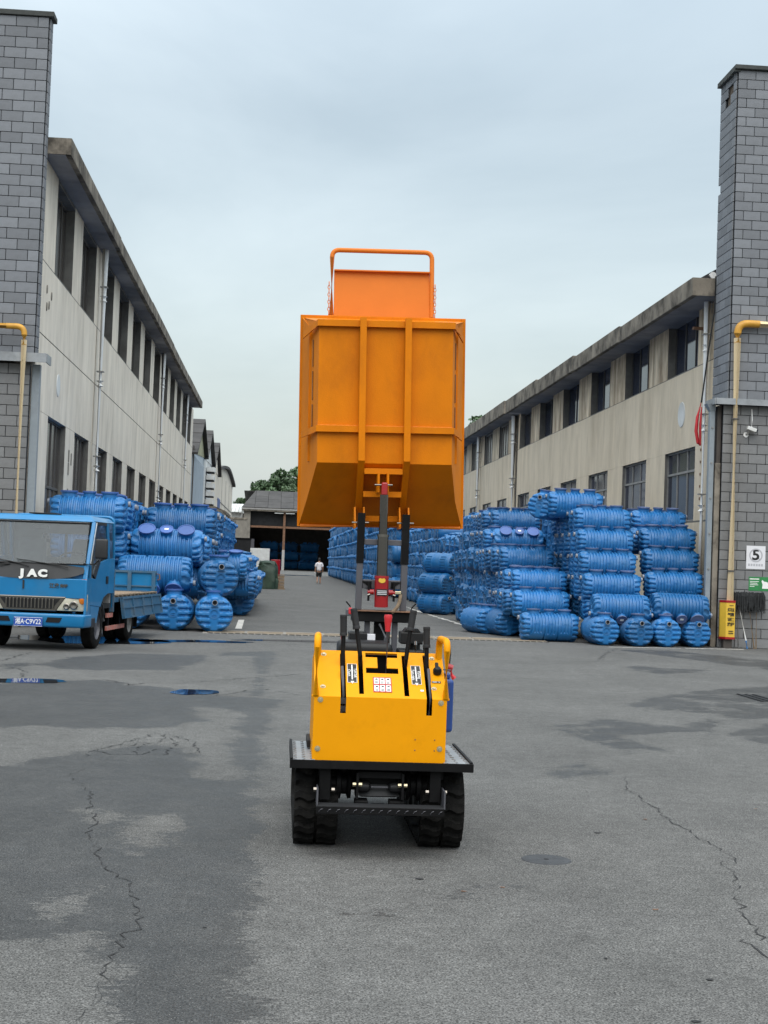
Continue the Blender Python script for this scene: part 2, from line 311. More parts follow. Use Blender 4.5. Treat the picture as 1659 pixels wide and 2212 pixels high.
def put(name, me, parent=None, loc=None, rot=None):
    o = bpy.data.objects.new(name, me); COL.objects.link(o)
    if parent is not None: o.parent = parent
    if loc is not None: o.location = loc
    if rot is not None: o.rotation_euler = rot
    base = WM[parent.name] if parent is not None else Matrix.Identity(4)
    reg(o, base @ Matrix.Translation(loc or (0, 0, 0)) @ (Matrix.Identity(4) if rot is None else __import__('mathutils').Euler(rot).to_matrix().to_4x4())); return o
def text(name, body, size, mat, M, parent, bold=0.0, ext=0.0008, align='CENTER', sx=1.0):
    c = bpy.data.curves.new('lettering', 'FONT'); c.body = body; c.size = size; c.align_x = align; c.align_y = 'CENTER'; c.extrude = ext; c.offset = bold; c.resolution_u = 3
    o = bpy.data.objects.new('lettering', c); COL.objects.link(o)
    dg = bpy.context.evaluated_depsgraph_get(); dg.update(); me = bpy.data.meshes.new_from_object(o.evaluated_get(dg)); bpy.data.objects.remove(o); bpy.data.curves.remove(c)
    me.transform(M @ Matrix.Diagonal((sx, 1, 1, 1))); me.materials.clear(); me.materials.append(MATS[mat]); return put(name, me, parent)
FACE = Matrix.Rotation(R(90), 4, 'X')    # lettering that stands up and faces -Y
def sgn(v): return int(v > 0) - int(v < 0)
def smooth01(x): x = max(0.0, min(1.0, x)); return x * x * (3 - 2 * x)
ORD = ['first', 'second', 'third', 'fourth', 'fifth', 'sixth', 'seventh', 'eighth', 'ninth', 'tenth', 'eleventh', 'twelfth', 'thirteenth', 'fourteenth', 'fifteenth', 'sixteenth', 'seventeenth', 'eighteenth', 'nineteenth', 'twentieth', 'twenty-first', 'twenty-second', 'twenty-third', 'twenty-fourth', 'twenty-fifth', 'twenty-sixth', 'twenty-seventh', 'twenty-eighth', 'twenty-ninth', 'thirtieth', 'thirty-first', 'thirty-second', 'thirty-third', 'thirty-fourth', 'thirty-fifth', 'thirty-sixth', 'thirty-seventh', 'thirty-eighth', 'thirty-ninth', 'fortieth']

# ------------------------------------------------------------------ ground
WET = [
  [ (-0.10,12.18),(-0.14,11.05),(-0.12,9.70),(-0.07,8.66),(-0.09,7.69),(-0.04,7.23),(-0.08,6.63),(-0.05,6.12),(-0.09,5.69),(-0.07,5.26),(-0.04,4.99),(-0.04,4.57),(-0.44,4.55),(-0.50,5.02),(-0.52,5.35),(-0.61,5.52),(-0.67,5.93),(-0.85,5.77),(-1.11,5.65),(-2.16,9.36),(-1.87,10.23),(-1.67,10.74),(-1.37,11.26),(-0.97,11.83),(-0.61,11.43),(-0.50,10.05),(-0.27,9.88),(-0.26,11.02),(-0.27,12.14) ],
  [ (-3.48,16.63),(-3.11,16.77),(-2.07,17.67),(-1.70,17.03),(-1.16,16.86),(-0.50,16.05),(-0.20,15.98),(0.12,15.83),(-0.09,14.44),(-0.03,13.79),(-0.09,12.89),(-0.09,11.64),(-0.09,10.90),(-0.08,10.00),(-0.24,9.97),(-0.27,10.87),(-0.33,12.43),(-0.33,13.41),(-0.26,14.13),(-0.55,14.75),(-0.80,14.77),(-0.82,14.06),(-0.60,13.49),(-0.95,12.95),(-1.27,12.87),(-1.71,12.63),(-2.05,12.82),(-2.32,12.61),(-2.68,12.52) ],
  [ (-3.21,19.62),(-2.96,21.21),(-2.25,22.39),(-1.15,22.51),(-1.02,21.73),(-1.34,19.43),(-2.52,18.94) ],
  [ (-0.09,24.19),(-0.01,23.52),(-0.14,19.94),(-0.17,18.12),(-0.17,15.95),(-0.22,15.93),(-0.26,19.56),(-0.35,22.68),(-0.87,22.64),(-0.90,23.30) ],
  [ (5.64,23.22),(5.91,23.56),(6.08,22.99),(6.85,22.90),(6.47,22.14),(5.73,21.65),(5.43,22.30) ],
  [ (3.94,16.37),(4.69,17.69),(5.49,18.77),(7.16,20.11),(5.52,15.47),(4.84,15.09),(4.81,15.67),(4.58,15.71),(4.02,15.96) ],
  [ (2.62,13.82),(3.01,14.25),(3.36,14.79),(3.51,14.74),(3.74,14.44),(4.06,14.18),(4.52,15.20),(4.46,15.57),(4.68,15.05),(4.27,13.90),(3.95,13.21),(4.13,13.87),(3.49,13.48),(3.18,13.33),(3.12,13.47),(3.26,12.91),(3.39,12.14),(3.12,12.34),(2.87,11.79),(2.89,12.29),(2.75,12.59),(2.70,13.29) ],
  [ (4.30,13.75),(5.07,14.79),(5.30,14.84),(4.57,12.79),(4.27,13.29) ],
  [ (6.58,28.09),(7.69,28.37),(9.16,25.73),(8.20,23.05),(7.31,25.64),(6.90,26.78) ],
  [ (1.97,10.65),(2.20,11.10),(2.41,11.36),(2.52,10.85),(2.25,10.61),(2.06,10.38) ],
  [ (-3.61,19.44),(-3.34,19.91),(-3.24,18.95),(-3.44,18.55) ],
]
DRY = [
  [ (-1.09,8.64),(-0.87,8.62),(-0.87,8.11),(-1.00,8.26) ],
  [ (-0.82,8.33),(-0.50,8.68),(-0.57,7.69),(-0.68,7.50) ],
  [ (-0.96,6.37),(-0.78,6.65),(-0.71,6.31),(-0.89,6.06) ],
]
CRACKS = [
  [ (2.601,10.663),(2.537,10.436),(2.506,10.138),(2.462,10.045),(2.472,9.748),(2.459,9.590),(2.419,9.584),(2.454,9.340),(2.441,9.102),(2.421,8.702),(2.441,8.580),(2.452,8.381),(2.468,8.063),(2.466,7.868),(2.473,7.732),(2.440,7.565),(2.409,7.594),(2.361,7.431),(2.330,7.218),(2.278,7.112),(2.281,7.042),(2.218,6.873),(2.164,6.637),(2.119,6.441),(2.104,6.258),(2.066,6.126),(2.067,6.022),(2.038,5.959) ],
  [ (1.985,5.986),(1.980,5.896),(1.990,5.848),(1.970,5.742),(1.981,5.669) ],
  [ (-1.304,10.330),(-1.367,10.000),(-1.171,9.452),(-1.043,8.657),(-0.985,8.387),(-0.964,7.933),(-0.868,7.450),(-0.798,7.212),(-0.697,6.884),(-0.620,6.820),(-0.638,6.697),(-0.589,6.585),(-0.536,6.218),(-0.542,6.103),(-0.517,6.022),(-0.554,5.860),(-0.572,5.587),(-0.570,5.405),(-0.566,5.175),(-0.548,5.077),(-0.562,4.963),(-0.598,4.783) ],
  [ (-1.376,10.946),(-1.382,11.310),(-1.230,11.564),(-1.099,12.125),(-1.033,12.393),(-0.913,12.422),(-0.775,12.200),(-0.693,12.095),(-0.596,11.703),(-0.567,11.321) ],
  [ (-1.099,12.125),(-1.033,11.664),(-1.030,11.120),(-0.814,11.164),(-0.775,11.779),(-0.864,12.180) ],
  [ (-1.230,11.564),(-1.110,11.647),(-1.049,11.834),(-0.932,11.744),(-0.913,12.422) ],
  [ (-1.382,11.310),(-1.217,11.081),(-1.030,11.120),(-0.867,11.475),(-0.678,11.192),(-0.567,11.321) ],
  [ (6.615,28.429),(5.943,26.303),(5.422,24.501) ],
  [ (-3.733,20.084),(-3.691,20.660),(-3.632,22.118) ],
  [ (-3.554,19.137),(-3.237,18.795),(-3.110,18.391),(-3.023,17.574) ],
  [ (-2.066,17.672),(-1.696,17.034),(-1.556,17.337),(-1.095,17.507),(-0.684,18.061),(0.374,19.504) ],
  [ (-0.639,16.009),(-0.175,17.082),(0.121,16.594),(0.323,16.323) ],
]

def sdf(poly, X, Y):
    """signed distance to a polygon, positive inside"""
    p = np.array(poly); q = np.roll(p, -1, 0); d2 = np.full(X.shape, 1e9); ins = np.zeros(X.shape, bool)
    for (ax, ay), (bx, by) in zip(p, q):
        ex, ey = bx - ax, by - ay; tt = np.clip(((X - ax) * ex + (Y - ay) * ey) / (ex * ex + ey * ey + 1e-12), 0, 1)
        d2 = np.minimum(d2, (X - ax - tt * ex) ** 2 + (Y - ay - tt * ey) ** 2)
        cond = ((ay > Y) != (by > Y)) & (X < (bx - ax) * (Y - ay) / (by - ay + 1e-12) + ax); ins ^= cond
    return np.where(ins, 1, -1) * np.sqrt(d2)
def make_ground():
    xs = np.concatenate([[-900, -200, -60, -25, -14], np.arange(-8, 12.01, 0.07), [18, 30, 60, 200, 900]])
    ys = np.concatenate([[-300, -60, -15, -2], np.arange(3, 33.01, 0.07), np.arange(34, 226, 4), [260, 320, 500, 1200]])
    X, Y = np.meshgrid(xs, ys); F = np.full(X.shape, -1.0)
    for p in WET:
        d = sdf(p, X, Y) * 1.1; F = np.maximum(F, d if p[0][0] < 1.5 else np.minimum(d, 0.09) - 0.03)     # the right-hand patches have half dried out
    for p in DRY: F = np.minimum(F, -sdf(p, X, Y) * 1.1)
    for i in range(9):                    # faint muddy track prints behind the machine
        x0, y0 = 0.30 + 0.09 * i, 6.25 + 0.075 * i; F = np.maximum(F, np.minimum(sdf([(x0, y0), (x0 + .22, y0 + .03), (x0 + .24, y0 + .08), (x0 + .02, y0 + .05)], X, Y) * 1.1, 0.02) - 0.035)
    F = np.clip(F, -0.6, 0.34)
    near = (Y < 12) & (X < 0); F = np.where(near, F, F)
    nx, ny = len(xs), len(ys)
    V = np.stack([X.ravel(), Y.ravel(), np.zeros(X.size)], 1); idx = np.arange(nx * ny).reshape(ny, nx)
    Q = np.stack([idx[:-1, :-1].ravel(), idx[:-1, 1:].ravel(), idx[1:, 1:].ravel(), idx[1:, :-1].ravel()], 1)
    me = bpy.data.meshes.new('asphalt_ground'); me.vertices.add(len(V)); me.vertices.foreach_set('co', V.ravel().astype(np.float32))
    me.loops.add(Q.size); me.loops.foreach_set('vertex_index', Q.ravel().astype(np.int32)); me.polygons.add(len(Q)); me.polygons.foreach_set('loop_start', np.arange(0, Q.size, 4, dtype=np.int32)); me.polygons.foreach_set('loop_total', np.full(len(Q), 4, np.int32))
    me.update(calc_edges=True); me.validate()
    a = me.attributes.new('damp', 'FLOAT', 'POINT'); a.data.foreach_set('value', F.ravel().astype(np.float32))
    me.materials.append(MATS['asphalt']); return tag(put('asphalt_ground', me), kind='structure')
ground = make_ground()

def ribbon(pts, w, z, jit=0.012, step=0.05):
    """a ragged thin strip following a polyline on the ground"""
    P = []
    for a, b in zip(pts[:-1], pts[1:]):
        a = np.array(a); b = np.array(b); n = max(1, int(np.linalg.norm(b - a) / step))
        for i in range(n): P.append(a + (b - a) * i / n)
    P.append(np.array(pts[-1])); P = np.array(P); P[1:-1] += rng.normal(0, jit, (len(P) - 2, 2))
    m = MB(); vs = []; fs = []
    for i, p in enumerate(P):
        d = P[min(i + 1, len(P) - 1)] - P[max(i - 1, 0)]; d = d / (np.linalg.norm(d) + 1e-9); nrm = np.array([-d[1], d[0]]); ww = w * rng.uniform(0.05, 1.5) ** 1.3 * (0.35 if i in (0, len(P) - 1) else 1)
        vs += [(*(p + nrm * ww / 2), z), (*(p - nrm * ww / 2), z)]
        if i: fs.append((2 * i - 2, 2 * i - 1, 2 * i + 1, 2 * i))
    m.add(vs, fs); return m
for i, c in enumerate(CRACKS):
    far = np.mean([p[1] for p in c]); ribbon(c, 0.0025 + 0.0006 * far, 0.003, 0.007 + 0.0012 * far, 0.022 + 0.003 * far).build('crack', 'crack_black', ground)
for (x, y, w) in ((1.87, 8.33, .05), (1.73, 6.47, .03), (1.32, 5.64, .022), (1.65, 5.37, .035), (2.28, 8.82, .03), (3.13, 9.32, .03), (1.45, 4.87, .04), (0.0, 6.2, .012), (0.35, 7.1, .02), (0.9, 6.75, .03), (0.72, 7.0, .05), (1.1, 6.85, .03), (-0.25, 6.0, .02)):   # stray leaf litter and tar flecks
    m = MB(); k = 9; ang = rng.uniform(0, 6.28)
    pts = [(x + math.cos(a) * w * .55 * rng.uniform(.4, 1.2), y + math.sin(a) * w * 0.4 * rng.uniform(.4, 1.2), 0.0035) for a in np.linspace(0, 6.28, k, endpoint=False)]
    m.add(pts, [tuple(range(k))]).build('fleck', 'rust' if w == .03 else 'crack_black', ground)

def puddle(name, cx, cy, rx, ry, label, seed, rot=0.0, n=90, lob=0.25):
    r = np.random.default_rng(seed); ph = r.uniform(0, 6.28, 8); m = MB(); pts = []
    for i in range(n):
        a = 2 * math.pi * i / n; k = 1 + sum(lob / (j + 1) * math.sin((j + 2) * a + ph[j]) for j in range(7)); x = rx * k * math.cos(a); y = ry * k * math.sin(a)
        pts.append((cx + x * math.cos(rot) - y * math.sin(rot), cy + x * math.sin(rot) + y * math.cos(rot), 0.0045))
    m.add(pts, [tuple(range(n))]); return tag(m.build(name, 'water'), label, kind='structure')
puddle('puddle', -0.90, 16.36, 0.25, 0.34, 'small oval puddle in the middle of the yard', 3, 0.0, lob=.12)
puddle('puddle', -2.95, 17.12, 0.62, 0.26, 'long narrow puddle at the left edge of the yard', 5, 0.1, lob=.15)
puddle('puddle', -3.3, 25.6, 1.3, 1.15, 'wide puddle under the blue truck', 8, 0.05, lob=.13)
puddle('puddle', -1.55, 26.15, 1.0, .42, 'shallow puddle beside the truck rear wheel', 11, 0.25, lob=.2)
puddle('puddle', 0.45, 27.35, 1.35, .26, 'thin film of water in front of the drain strip', 21, 0.12, lob=.25)
puddle('puddle', 0.4, 150.0, 3.2, 3.0, 'dark wet stripe in front of the far shed', 31, 0, lob=.2)

# drain strip across the alley mouth
dr = empty('drain_strip', (-1.4, 29.6, 0), kind='structure'); tag(dr, 'long drain strip with worn tan plates across the alley mouth')
def dl(x): return 29.42 + 0.112 * (x + 1.0)
m = MB(); m.hexa([(-1.5, dl(-1.5) - .22, .0), (5.6, dl(5.6) - .22, .0), (5.6, dl(5.6) + 1.0, .0), (-1.5, dl(-1.5) + 1.0, .0)], [(-1.5, dl(-1.5) - .19, .010), (5.6, dl(5.6) - .19, .010), (5.6, dl(5.6) + .95, .010), (-1.5, dl(-1.5) + .95, .010)]); m.build('concrete_bed', 'drain_concrete', dr, world=True)
for i in range(9):
    x0 = -1.4 + i * .78; x1 = x0 + .72
    for k in range(2):
        a = .02 + k * .42 + rng.uniform(-.05, .05); w = rng.uniform(.10, .22); s = rng.uniform(-.06, .06)
        m = MB(); m.hexa([(x0, dl(x0) + a, .008), (x1, dl(x1) + a + s, .008), (x1, dl(x1) + a + w + s, .008), (x0, dl(x0) + a + w, .008)], [(x0, dl(x0) + a, .022), (x1, dl(x1) + a + s, .022), (x1, dl(x1) + a + w + s, .022), (x0, dl(x0) + a + w, .022)]); m.build('plate', 'drain_tan', dr, world=True)
m = MB()
for i in range(52):
    x = -1.4 + i * .135; m.box(x, x + .11, dl(x) - .21, dl(x) - .17, 0.004, .014)
m.build('grate_edge', 'dark_steel', dr, world=True)

# painted lines
def line(pts, label):
    m = MB(); m.plate([(*p, 0.004) for p in pts], (0, 0, 0.002)); return tag(m.build('painted_line', 'white_line'), label, kind='structure')
line([(-0.92, 31.35), (-0.78, 31.4), (-0.84, 36.0), (-0.98, 35.9)], 'short white line beside the left tanks')
m = ribbon([(4.74, 33.9), (4.72, 38.9), (4.50, 46.7), (4.5, 52.0)], .12, .004, .01, .4); tag(m.build('painted_line', 'white_line'), 'long worn white line along the right tanks', kind='structure')
line([(6.6, 28.78), (8.2, 29.25), (8.2, 29.33), (6.6, 28.86)], 'white line in front of the end-on tanks')
line([(8.3, 29.3), (9.6, 29.55), (9.6, 29.66), (8.3, 29.42)], 'white line in front of the block wall')

mh = empty('manhole_cover', (1.43, 7.53, 0), kind='structure'); tag(mh, 'small round iron cover in the asphalt right of the dumper')
MB().lathe([(0.0, .0035), (.125, .0035), (.13, .0)], 40).build('cover', 'manhole_iron', mh); MB().lathe([(.0, .005), (.012, .005), (.014, .003)], 12).build('key_hole', 'hole_black', mh)
gr = empty('drain_grate', (6.0, 17.85, 0), kind='structure'); tag(gr, 'small square drain grate near the right edge of the yard')
MB().box(-.14, .14, -.5, .5, .001, .004).build('opening', 'hole_black', gr)
for i in range(3): MB().box(-.13 + i * .10, -.10 + i * .10, -.48, .48, .004, .012).build('bar', 'dark_steel', gr)

# ------------------------------------------------------------------ the two long factory buildings
def place_window(bld, X, s, y0, y1, z0, z1, n, transom, glass, frame, fw=0.045, rec=0.20, jamb='jamb_grey'):
    """a recessed window: s = +1 faces +x (left building), -1 faces -x (right building); frame with its panes as sub-parts"""
    xi = X - s * rec; xo = xi + s * 0.05
    a, b = min(xi, xo), max(xi, xo)
    f = MB(); f.box(a, b, y0, y0 + fw, z0, z1); f.box(a, b, y1 - fw, y1, z0, z1); f.box(a, b, y0 + fw, y1 - fw, z1 - fw, z1); f.box(a, b, y0 + fw, y1 - fw, z0, z0 + fw)
    zs = [z0 + fw, z1 - fw]
    if transom: f.box(a, b, y0 + fw, y1 - fw, transom, transom + fw * 1.2); zs = [z0 + fw, transom, transom + fw * 1.2, z1 - fw]
    st = (y1 - y0 - fw) / n
    for k in range(1, n):
        for q in range(0, len(zs), 2):
            f.box(a + .004, b - .004, y0 + k * st, y0 + k * st + fw * .9, zs[q], zs[q + 1])
    w = f.build('window', frame, bld, world=True)
    xp = xi + s * 0.02; c, d = min(xi, xp), max(xi, xp)
    for q in range(0, len(zs), 2):
        for k in range(n):
            ya = y0 + k * st + fw * .9; yb = y0 + (k + 1) * st
            MB().box(c, d, ya, yb, zs[q], zs[q + 1]).build('pane', glass, w, world=True)
    # the deep reveal: sill, head and two jambs
    e = X - s * 0.004; c, d = min(xi, e), max(xi, e); g = .012
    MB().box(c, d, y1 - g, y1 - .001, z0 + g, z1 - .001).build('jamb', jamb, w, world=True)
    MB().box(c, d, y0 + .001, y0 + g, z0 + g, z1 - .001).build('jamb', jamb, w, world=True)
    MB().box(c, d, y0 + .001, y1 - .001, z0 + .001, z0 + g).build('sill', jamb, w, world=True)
    return w

def downpipe(bld, X, y, z0, z1, s, r=.085):
    p = MB(); p.tube([(X, y, z0), (X, y, z1)], r, 14); dp = p.build('downpipe', 'pvc_white', bld, world=True, smooth=True)
    for k in range(4):
        zz = z0 + (z1 - z0) * (.14 + .24 * k); MB().tube([(X, y, zz - .07), (X, y, zz + .07)], r * 1.17, 14).build('collar', 'pvc_white', dp, world=True, smooth=True)
        MB().box(X - r * 1.1, X + r * 1.1, y - r * 1.1, y + r * 1.1, zz + .30, zz + .325).build('clip', 'frame_grey', dp, world=True)
    return dp

# left building, wall face at x = -5.03
LX = -5.03
lb = empty('factory_building', (LX, 29.4, 0), label='long cream two-storey factory building on the left of the alley', cat='building')
MB().box(-16, LX - .42, 29.35, 79.2, 0, 9.42).build('core_wall', 'grey_wall', lb, world=True)
wins = [31.20 + 3.97 * i for i in range(12)]; ww = 2.55
segs = [(29.32, 38.28), (38.42, 57.42), (57.56, 71.9), (72.04, 79.3)]
for a, b in segs:
    for z0, z1, mt in ((0, 1.70, 'cream_wall'), (4.37, 5.905, 'cream_wall'), (5.93, 7.385, 'cream_wall')):
        MB().box(LX - .40, LX, a, b, z0, z1).build('wall_panel', mt, lb, world=True)
MB().box(LX - .40, LX - .05, 29.3, 79.3, 1.70, 1.75).build('wall_base', 'jamb_grey', lb, world=True)
MB().box(LX - .40, LX - .006, 29.3, 79.3, 7.385, 7.41).build('joint_strip', 'jamb_grey', lb, world=True)
MB().box(LX - .40, LX - .012, 29.3, 79.3, 5.905, 5.93).build('joint_strip', 'dark_wall', lb, world=True)
prev = 29.32
for i, y in enumerate(wins + [79.3]):
    e = y
    if e - prev > .1:
        for z0, z1 in ((1.75, 4.365), (7.41, 9.43)): MB().box(LX - .40, LX - .002, prev, e, z0, z1).build('pier', 'cream_wall', lb, world=True)
    prev = y + ww
for i, y in enumerate(wins):
    n = 4 if i < 2 else 3
    place_window(lb, LX, 1, y, y + ww, 7.41, 9.35, n, None, 'glass_brown', 'frame_dark', rec=.24)
    place_window(lb, LX, 1, y, y + ww, 1.75, 4.365, n, 2.88, 'glass_brown', 'frame_dark', rec=.16)
    MB().box(LX - .4, LX - .002, y, y + ww, 9.35, 9.43).build('lintel', 'jamb_grey', lb, world=True)
yy = 29.34
for k, b in enumerate((38.4, 47.9, 57.5, 67.2, 78.1)):
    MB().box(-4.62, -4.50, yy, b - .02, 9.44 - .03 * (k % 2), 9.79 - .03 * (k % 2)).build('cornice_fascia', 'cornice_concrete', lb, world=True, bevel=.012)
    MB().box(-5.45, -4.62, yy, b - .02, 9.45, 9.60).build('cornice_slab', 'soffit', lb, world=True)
    yy = b
MB().box(-5.45, -4.505, 29.30, 29.338, 9.45, 9.78).build('cornice_end', 'cornice_concrete', lb, world=True)
for y in (38.35, 57.5, 71.97): downpipe(lb, LX + .14, y, .2, 9.44, 1)
MB().lathe([(0, .012), (.24, .012), (.25, 0)], 32, Matrix.Translation((LX, 32.35, 5.15)) @ Matrix.Rotation(R(90), 4, 'Y')).build('round_plate', 'white_paint', lb, world=True)
for (y, z) in ((30.3, 6.9), (30.9, 6.86), (30.35, 6.55), (30.62, 6.62)): MB().lathe([(0, .02), (.05, .02), (.055, 0)], 10, Matrix.Translation((LX, y, z)) @ Matrix.Rotation(R(90), 4, 'Y') @ Matrix.Diagonal((1.7, .8, 1, 1))).build('patch', 'grey_wall', lb, world=True)
for (y, z) in ((34.3, 3.6), (34.7, 3.55), (34.35, 2.7), (34.75, 2.62), (34.3, 3.3)): MB().box(LX, LX + .012, y, y + .12, z, z + .28).build('patch', 'grey_wall', lb, world=True)

# right building, wall face at x = 9.5
RX = 9.5
rb = empty('factory_building', (RX, 32, 0), label='long tan two-storey factory building on the right behind the tanks', cat='building')
MB().box(RX + .42, 24, 31.48, 152, 0, 7.9).build('core_wall', 'grey_wall', rb, world=True)
w1 = [33.25 + 4.565 * i for i in range(6)]; w2 = [61.75 + 4.7 * i for i in range(4)]; rw = 2.68
for a, b, mt in ((31.45, 59.15, 'tan_wall'), (59.75, 152, 'tan_wall')):
    cuts = [a, 37.2, 46.3, b] if a < 40 else [a, 70.0, 98, b]
    for c, d in zip(cuts[:-1], cuts[1:]):
        for z0, z1 in ((0, 2.72), (4.50, 6.355)):
            MB().box(RX, RX + .40, c + (.004 if c != a else 0), d - (.004 if d != b else 0), z0, z1).build('wall_panel', mt, rb, world=True)
MB().box(RX + .05, RX + .4, 59.1, 59.8, 0, 7.8).build('joint_recess', 'dark_wall', rb, world=True)
MB().box(RX + .006, RX + .40, 32.0, 59.15, 6.355, 6.375).build('joint_strip', 'jamb_grey', rb, world=True)
MB().box(RX + .006, RX + .40, 32.0, 59.15, 2.72, 2.76).build('joint_strip', 'jamb_grey', rb, world=True)
MB().box(RX + .006, RX + .40, 59.75, 152, 6.355, 6.375).build('joint_strip', 'jamb_grey', rb, world=True)
MB().box(RX + .006, RX + .40, 59.75, 152, 2.72, 2.76).build('joint_strip', 'jamb_grey', rb, world=True)
def piers(ws, a, b):
    prev = a
    for y in ws + [b]:
        if y - prev > .05:
            MB().box(RX + .002, RX + .40, prev, y, 2.76, 4.498).build('pier', 'tan_wall', rb, world=True)
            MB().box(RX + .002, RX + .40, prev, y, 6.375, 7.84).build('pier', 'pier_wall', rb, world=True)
        prev = y + rw if y != b else y
piers(w1, 31.45, 59.15); piers(w2, 59.75, 152)
for i, y in enumerate(w1):
    place_window(rb, RX, -1, y, y + rw, 6.375, 7.78, 3 if i < 3 else 2, None, 'glass_blue', 'frame_dark', rec=.24)
    place_window(rb, RX, -1, y, y + rw, 2.76, 4.498, 3 if i < 3 else 2, 3.93, 'glass_blue', 'frame_grey', rec=.12)
for i, y in enumerate(w2):
    place_window(rb, RX, -1, y, y + rw, 6.375, 7.78, 4, None, 'glass_brown', 'frame_grey', rec=.12)
    place_window(rb, RX, -1, y, y + rw, 2.76, 4.498, 2, 3.6, 'glass_brown', 'frame_dark', rec=.08)
for y in w1 + w2: MB().box(RX + .004, RX + .4, y, y + rw, 7.78, 7.86).build('lintel', 'jamb_grey', rb, world=True)
yy = 31.44
for k, (b, z0, z1) in enumerate(((38.5, 7.66, 8.07), (44.7, 7.69, 8.12), (51.3, 7.72, 8.20), (58.3, 7.75, 8.27), (58.8, 0, 0), (68.8, 7.80, 8.33), (90, 7.82, 8.37), (152, 7.82, 8.37))):
    if z1:
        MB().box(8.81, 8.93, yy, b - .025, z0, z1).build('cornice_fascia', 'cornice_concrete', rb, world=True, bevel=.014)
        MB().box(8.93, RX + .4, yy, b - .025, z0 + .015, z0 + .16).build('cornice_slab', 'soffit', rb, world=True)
    yy = b
MB().box(8.815, RX + .3, 31.40, 31.436, 7.665, 8.06).build('cornice_end', 'cornice_concrete', rb, world=True)
downpipe(rb, RX - .13, 32.15, .15, 7.68, -1, .075); downpipe(rb, RX - .14, 59.4, .2, 7.78, -1, .12); downpipe(rb, RX - .14, 70.2, .2, 7.82, -1, .10)
MB().lathe([(0, .012), (.30, .012), (.31, 0)], 32, Matrix.Translation((RX, 34.5, 5.36)) @ Matrix.Rotation(R(-90), 4, 'Y')).build('round_plate', 'white_paint', rb, world=True)
MB().box(RX - .30, RX, 32.60, 32.72, 7.12, 7.18).build('bracket', 'rust', rb, world=True)
for k in range(5): MB().box(RX - .01, RX, 32.75, 32.81, 4.35 - .28 * k, 4.41 - .28 * k).build('patch', 'rust', rb, world=True)
m = MB(); m.plate([(9.00, 31.45, 8.07), (9.34, 31.5, 8.28), (9.5, 31.5, 8.22), (9.4, 31.45, 8.07)], (0, .6, .02)); m.build('torn_sheet', 'dark_steel', rb, world=True)
m = MB(); m.tube([(9.26, 31.40, 8.13), (9.26, 32.0, 8.13)], .075, 14); m.build('pipe_stub', 'pvc_white', rb, world=True, smooth=True)
m = MB(); m.tube([(9.32, 31.38, 8.1), (9.30, 31.36, 7.3), (9.20, 31.36, 6.5), (9.08, 31.4, 5.3)], .018, 6); h = m.build('hose', 'dark_steel', None); tag(h, 'thin dark hose hanging down beside the white downpipe', 'hose')
m = MB(); m.tube([(9.08, 31.4, 5.32), (9.00, 31.4, 4.97), (8.98, 31.4, 4.67), (9.03, 31.4, 4.40), (9.08, 31.4, 4.35), (9.07, 31.4, 4.8), (9.09, 31.4, 5.2)], [.012, .035, .04, .035, .025, .03, .012], 8); tag(m.build('red_cloth', 'red_plastic', smooth=True), 'red cloth strip hanging beside the white downpipe', 'cloth')

# ------------------------------------------------------------------ grey block walls (every block its own piece)
def block_mesh(name, w, h, t, mat):
    g = .006; m = MB(); m.box(-w / 2 + g, w / 2 - g, -t, 0, -h / 2 + g, h / 2 - g); return m.mesh(name, mat, bevel=.004, seg=1)
BCACHE = {}
def lay(parent, origin, axis, length, z0, z1, bw, bh, mat, skip=lambda u, z: False, single=99.0):
    """courses of half-lapped blocks; axis 'x' faces -y, axis 's-' faces -x, axis 's+' faces +x"""
    n = int(round((z1 - z0) / bh)); hh = (z1 - z0) / n; inv = WM[parent.name].inverted(); mass = MB()
    for i in range(n):
        u = 0.0; first = bw * (0.5 if i % 2 else 1.0); z = z0 + (i + .5) * hh
        while u < length - .03:
            w = min(first if u == 0 else bw, length - u)
            if u > single:                # past the picture's edge: joined into one part
                a = origin[0] + (u + .006 if axis == 'x' else -u - w + .006); mass.box(a, a + w - .012, origin[1], origin[1] + .03, z - hh / 2 + .006, z + hh / 2 - .006)
            elif not skip(u + w / 2, z):
                key = (round(w, 2), round(hh, 3), mat)
                if key not in BCACHE: BCACHE[key] = block_mesh('block', w, hh, .03, mat)
                c = u + w / 2
                if axis == 'x': p = (origin[0] + c, origin[1], z); rz = 0
                elif axis == 'x-': p = (origin[0] - c, origin[1], z); rz = 0
                elif axis == 's-': p = (origin[0], origin[1] + c, z); rz = R(-90)
                else: p = (origin[0], origin[1] + c, z); rz = R(90)
                put('block', BCACHE[key], parent, tuple(inv @ Vector(p)), (rng.normal(0, .003), 0, rz))
            u += w
    if mass.v: mass.build('outer_blocks', mat, parent, world=True)['kind'] = 'stuff'
lt = empty('block_tower', (-5.0, 29.0, 0), label='tall grey block gable wall at the left edge, dark slate capping', cat='wall')
MB().box(-8.4, -5.028, 29.028, 29.32, 5.3, 12.08).build('backing_wall', 'mortar', lt, world=True)
lay(lt, (-5.0, 29.0), 'x-', 3.4, 5.30, 12.08, .425, .211, 'block', single=1.4)
lay(lt, (-5.0, 29.03), 's+', .29, 5.30, 12.08, .29, .211, 'block')
MB().box(-8.5, -4.90, 28.93, 29.36, 12.085, 12.19).build('capping', 'cap_slate', lt, world=True, bevel=.01)
ll = empty('block_wall', (-5.05, 29.05, 0), label='weathered grey block wall under the metal ledge at the left edge', cat='wall')
MB().box(-8.4, -5.10, 29.078, 29.32, 0, 5.18).build('backing_wall', 'mortar', ll, world=True)
